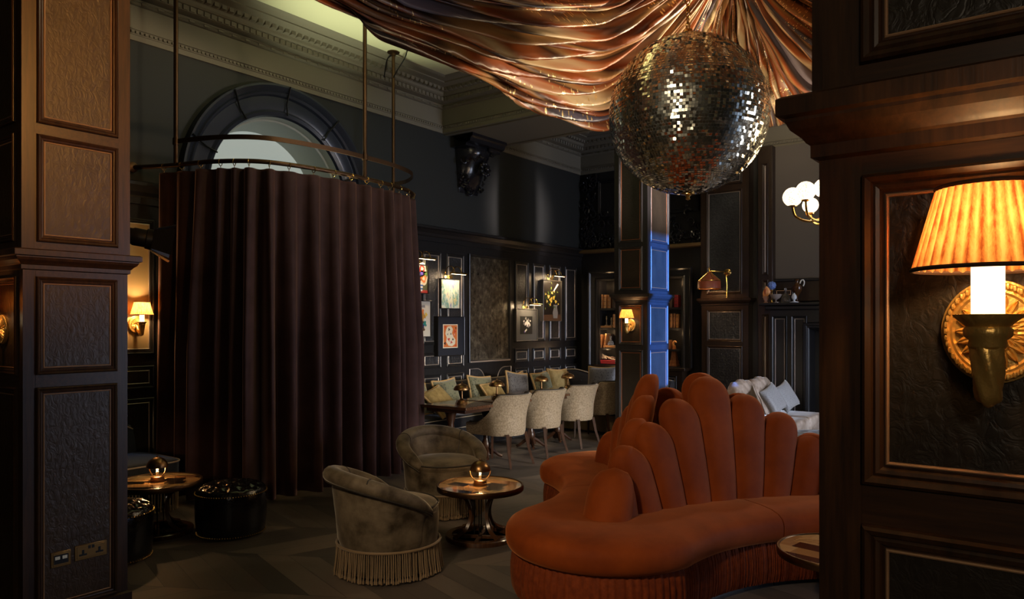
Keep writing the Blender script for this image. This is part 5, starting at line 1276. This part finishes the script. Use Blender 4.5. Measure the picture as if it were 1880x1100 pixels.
def decanter(label, x, y, z, k=1.0):
    o = thing('decanter', label, 'decanter', (x, y, z)); MB().lathe([(0, 0), (.05 * k, .0), (.055 * k, .02 * k), (.048 * k, .06 * k), (.018 * k, .085 * k), (.014 * k, .12 * k), (.02 * k, .128 * k)], 20).obj('body', M['glass'], o)
    MB().sphere((0, 0, .145 * k), .02 * k, 12, 8).obj('stopper', M['glass'], o); return o
decanter('glass decanter standing on a flat book on the third shelf', ony(1121.5, 600, BYF + .1).x, BYF + .10, SZ[1] + .042)
book('lower red book of two lying on the lowest shelf', 1117, SZ[0], .034, 0, 'red', flat=True, ln=.34)
book('upper red book of two lying on the lowest shelf', 1118, SZ[0] + .034, .032, 0, 'red', flat=True, ln=.31)
o = thing('silver_feather', 'silver feather shaped ornament lying on the two red books', 'ornament', (ony(1118, 600, BYF + .1).x, BYF + .10, SZ[0] + .066)); b = MB(); q = random.Random(1)
for i in range(60): f = q.random(); b.tube([(-.16 + .3 * f, 0, .10 - .09 * f + .003), (-.13 + .3 * f + q.uniform(0, .04), q.uniform(-.05, .05), .02 + .07 * q.random() * f)], .004, 4)
b.obj('barb_fringe', M['silver_bead'], o); MB().tube([(-.18, 0, .13), (-.05, 0, .055), (.06, 0, .012), (.15, 0, .01)], .006, 6).obj('quill', M['silver_bead'], o)
for u, z, th, h, c, l in ((1234, SZ[3], .05, .16, 'dark', 'dark book on the top shelf past the pillar'), (1244.5, SZ[3], .07, .20, 'red', 'dull red book on the top shelf past the pillar'), (1229.5, SZ[2], .03, .22, 'brown', 'brown book against the pillar on the second shelf'), (1235, SZ[2], .048, .235, 'tan', 'tan book on the second shelf past the pillar'),
                       (1240.8, SZ[2], .042, .235, 'calf', 'middle brown book on the second shelf past the pillar'), (1246.6, SZ[2], .044, .225, 'amber', 'amber book ending the second shelf past the pillar'), (1229, SZ[1], .04, .15, 'calf', 'small brown book low beside the pillar')):
    book(l, u, z, th, h, c)
o = thing('obelisk', 'orange wooden obelisk with carved horse head on the lowest shelf', 'ornament', (ony(1237.5, 650, BYF + .08).x, BYF + .09, SZ[0])); R4 = Matrix.Rotation(PI / 4, 3, 'Z')
MB().lathe([(.095, 0), (.095, .03), (.08, .04), (.08, .085), (.072, .095), (.066, .10), (.026, .34), (0, .345)], 4, M=R4).obj('body', wood('orange burr wood', (.20, .06, .018), (.46, .18, .06), (14, 14, 6), .35, .02), o, smooth=False)
MB().tube(crom([(-.012, 0, .335), (-.018, 0, .37), (-.002, 0, .40), (.02, 0, .405), (.038, 0, .385)], 5), [.022, .021, .020, .021, .022, .023, .024, .024, .023, .022, .021, .021, .02, .019, .018, .017, .016, .015, .014, .012, .010], 8).obj('horse_head', BK['amber'], o)
for (x, z) in ((bx0 + .14, 2.32), (bx0 + .12, 1.50), (bx1 - .1, 2.32), (bx1 - .12, 1.5), (bx0 + .16, 1.18)):
    light('shelf_lamp', 'POINT', (x, BYF - .02, z), 1.5, (1.0, .62, .30), .03)

# ------------------------------------------------------------------ fireplace surround and the things on its shelf
MY = 11.44
mx0 = ony(1394, 560, 11.2).x; mx1 = -1.3
mt = thing('mantelpiece', 'tall black wooden fireplace surround with deep shelf', 'fireplace', ((mx0 + mx1) / 2, MY, 0)); hw = (mx1 - mx0) / 2
MB().bb(-hw, hw, -.26, .14, 1.925, 1.965).obj('shelf', M['black_wood'], mt, bevel=.01)
MB().bb(-hw + .06, hw - .06, -.18, .14, 1.86, 1.925).obj('bed_moulding', M['black_wood'], mt, bevel=.015)
ox0 = ony(1487, 650, MY - .08).x - mt.location.x; ox1 = -ox0 + .0
MB().bb(-hw + .12, hw - .12, -.10, .14, 1.58, 1.86).obj('frieze', M['black_wood'], mt, smooth=False)
for a, c in ((-hw + .12, ox0), (ox1, hw - .12)):
    if c <= a: continue
    MB().bb(a, c, -.10, .14, 0, 1.58).obj('jamb', M['black_wood'], mt, smooth=False)
    n = 2
    for k in range(n):
        wq = (c - a) / n; panel(mt, (a + k * wq + .03, -.101, .15), (1, 0, 0), (0, 0, 1), (0, -1, 0), wq - .06, 1.62, (M['black_wood'], M['silver_bead'], M['black_wood']), mw=.04, bead=.006, lift=.03)
MB().grid([[(x, y, z) for x, z in ((ox0 + d, 0), (ox0 + d, 1.58 - d), (ox1 - d, 1.58 - d), (ox1 - d, 0))] for d, y in ((-.10, -.10), (-.08, -.135), (-.05, -.14), (-.04, -.12), (-.02, -.125), (0, -.10), (.02, 0), (.02, .13))]).obj('opening_moulding', M['black_wood'], mt, sharp=25)
MB().bb(ox0, ox1, .12, .135, 0, 1.58).obj('firebox', plain('flat black', (.004, .004, .004), .9), mt, smooth=False)  # near-black board filling the opening
OZ = 1.965; OYY = MY - .16
def orn(name, label, cat, u, dy=0): return thing(name, label, cat, (ony(u, 557, OYY + dy).x, OYY + dy, OZ))
o = orn('shell_vase', 'orange shell standing in a small pinkish urn at the end of the mantel shelf', 'ornament', 1406)
MB().lathe([(.03, 0), (.032, .01), (.016, .025), (.03, .045), (.042, .08), (.044, .10), (.04, .10), (.0, .085)], 20).obj('urn', plain('pink marble', (.42, .24, .18), .4), o)
b = MB(); rows = []
for j in range(10):
    v = j / 9; c = Vector((.012 * sin(v * 3), 0, .095 + .15 * v)); r = .052 * sin(PI * (.18 + .80 * v)) + .002; rows.append([c + Vector((r * cos(a) * (1 + .1 * cos(7 * a)), r * .6 * sin(a), .01 * cos(a))) for a in [2 * PI * k / 28 for k in range(28)]])
b.grid(rows, cu=True); b.cap(rows[0], True); b.cap(rows[-1]); b.obj('shell', plain('orange shell', (.78, .36, .14), .4), o)
MB().sphere((0, -.026, .17), .03, 14, 10, (.55, .35, 1.5)).obj('shell_mouth', plain('dark orange shell mouth', (.45, .10, .03), .35), o)
o = orn('blue_coral', 'round blue coral ball on a brass stand on the mantel shelf', 'ornament', 1417, .07)
MB().lathe([(.035, 0), (.036, .01), (.014, .02), (.010, .06), (.018, .08), (.012, .10), (.010, .17), (.02, .19), (.02, .2)], 18).obj('stand', M['brass'], o)
q = random.Random(9); b = MB(); b.sphere((0, 0, .262), .058, 20, 14)
for i in range(90):
    d = Vector((q.gauss(0, 1), q.gauss(0, 1), q.gauss(0, 1))).normalized(); b.sphere(Vector((0, 0, .262)) + d * .056, .010, 6, 4)
b.obj('coral', plain('powder blue coral', (.16, .26, .62), .7), o)
o = orn('glass_bowl', 'footed cut glass bowl on the mantel shelf', 'bowl', 1424.5, -.05)
MB().lathe([(.05, 0), (.05, .006), (.014, .014), (.010, .03), (.016, .045), (.055, .065), (.080, .10), (.086, .125), (.082, .125), (.05, .075), (0, .055)], 28, mod=lambda r, z, a: (r * (1 + .02 * cos(14 * a)), z)).obj('bowl', plain('cloudy cut glass', (.42, .36, .33), .12, trans=.35), o)
o = orn('glass_cloche', 'smoky glass decanter with stopper on the mantel shelf', 'decanter', 1442)
MB().lathe([(0, 0), (.072, 0), (.075, .02), (.068, .07), (.045, .115), (.018, .14), (.014, .165), (.022, .172)], 26).obj('body', plain('smoky glass', (.16, .14, .12), .08, trans=.55), o); MB().sphere((0, 0, .195), .024, 14, 10).lathe([(.008, .165), (.010, .18)], 10).obj('stopper', M['glass'], o)
o = orn('white_vase', 'small white footed vase on the mantel shelf in front of the brown jug', 'vase', 1458, -.08)
MB().lathe([(.062, 0), (.062, .008), (.018, .016), (.012, .035), (.034, .055), (.038, .08), (.028, .11), (.012, .125), (.012, .135)], 22).obj('body', plain('milk glass', (.62, .68, .74), .25), o)
o = orn('jug', 'brown glass jug with white curled handle on the mantel shelf', 'jug', 1463, .07)
MB().lathe([(.045, 0), (.05, .01), (.02, .03), (.02, .09), (.05, .14), (.075, .19), (.07, .24), (.03, .275), (.024, .31), (.036, .345), (.03, .345)], 26).obj('body', plain('amber brown glass', (.10, .04, .012), .1, trans=.3), o)
MB().tube(crom([(.045, 0, .28), (.06, 0, .32), (.09, 0, .33), (.105, 0, .29), (.09, 0, .24)], 6), .010, 8).obj('handle', plain('white glass', (.78, .78, .75), .2), o)

# ------------------------------------------------------------------ pair of slipper chairs, cushions and buttoned stool by the fireplace
M['silver_velvet'] = velvet('silver brown crushed silk velvet', (.16, .115, .085), (.36, .29, .24), .6, (.85, .92, 1.0), 9, .45, .25)
def slipper_chair():
    o = thing('slipper_chair', 'armless silver velvet chair by the fireplace, the nearer of the pair', 'chair'); W = .345
    cushion_slab(o, 'seat', M['silver_velvet'], -.02, .60, -W, W, .20, .43, .05, .035)
    rows = []; n = 18
    for i in range(n + 1):
        y = -W + .01 + (2 * W - .02) * i / n; q = -1 + 2 * i / n; top = .90 - .035 * q * q - .05 * abs(q) ** 8 + .012 * cos(q * 8); th = .012 * (1 - q * q)
        rows.append([(-.11, y, .25), (-.25, y, top - .03), (-.235, y, top), (-.17, y, top + .005), (-.13 + th, y, top - .04), (-.05 + th * 2, y, .62), (.02 + th, y, .42), (.0, y, .25)])
    b = MB().grid(rows, cu=True); b.cap(rows[0]); b.cap(rows[-1], True); b.obj('back', M['silver_velvet'], o, sharp=60)
    for x in (-.05, .52):
        for s in (-1, 1): MB().tube([(x, s * (W - .06), .22), (x, s * (W - .055), 0)], [.024, .015], 8).obj('leg', M['leg_wood'], o)
    return o
s_ = slipper_chair(); s_.location = (-3.34, 9.79, 0); dup(s_, (-3.34, 10.50, 0), 0, 'armless silver velvet chair by the fireplace, the farther of the pair')
cushion('steel grey silk cushion on the nearer slipper chair', (-3.13, 9.86, .45), .38, M['cush_grey'], -.25, .45, .32, False)
cushion('steel grey silk cushion on the farther slipper chair', (-3.13, 10.42, .45), .38, M['cush_grey'], -.30, .45, .30, False)
t = velvet('blue grey buttoned silk', (.10, .12, .16), (.26, .29, .34), .5, (.85, .92, 1), 14, .4, .25)
o = thing('buttoned_stool', 'round stool with buttoned silver top and blue velvet skirt beside the slipper chairs', 'stool', cw(3.50, 8.60))
MB().lathe([(.37, .02), (.38, .03), (.385, .30), (.38, .32)], 48).obj('body', velvet('blue velvet', (.035, .075, .17), (.06, .12, .25), .5, (.6, .8, 1), 5), o)
rows = []
for i in range(22):
    r = .40 * (1 - i / 21); row = []
    for k in range(72):
        a = 2 * PI * k / 72; x, y = r * cos(a), r * sin(a); dd = math.hypot((x / .15 - round(x / .15)), (y / .15 - round(y / .15)))
        row.append((x, y, .32 + .09 * math.sqrt(max(0, 1 - (r / .40) ** 4)) - (.03 * max(0, 1 - dd * 2.4) if r < .37 else 0)))
    rows.append(row)
MB().grid(rows, cu=True).obj('cushion', t, o, sharp=180)
# ------------------------------------------------------------------ repeats share a group
GR = dict(dining_chair='tub dining chairs beside the tables', dining_table='square dining tables in a row', mushroom_lamp='mushroom lamps on the dining tables', scatter_cushion='scatter cushions on the seating',
          book='books in the bookcase', coffee_table='round marquetry tables', globe_lamp='globe lamps on the round tables', pouffe='black leather pouffes', fringed_armchair='fringed tub armchairs',
          wall_sconce='pleated shade wall sconces', framed_picture='pictures on the panelled wall', picture_lamp='picture lamps on the panelled wall', slipper_chair='slipper chairs by the fireplace', candlestick='candlesticks in the bookcase')
for o in C.objects:
    k = o.name.split('.')[0]
    if o.parent is None and k in GR and 'label' in o: o['group'] = GR[k]
    for q in ('w', 'h'):
        if q in o: del o[q]
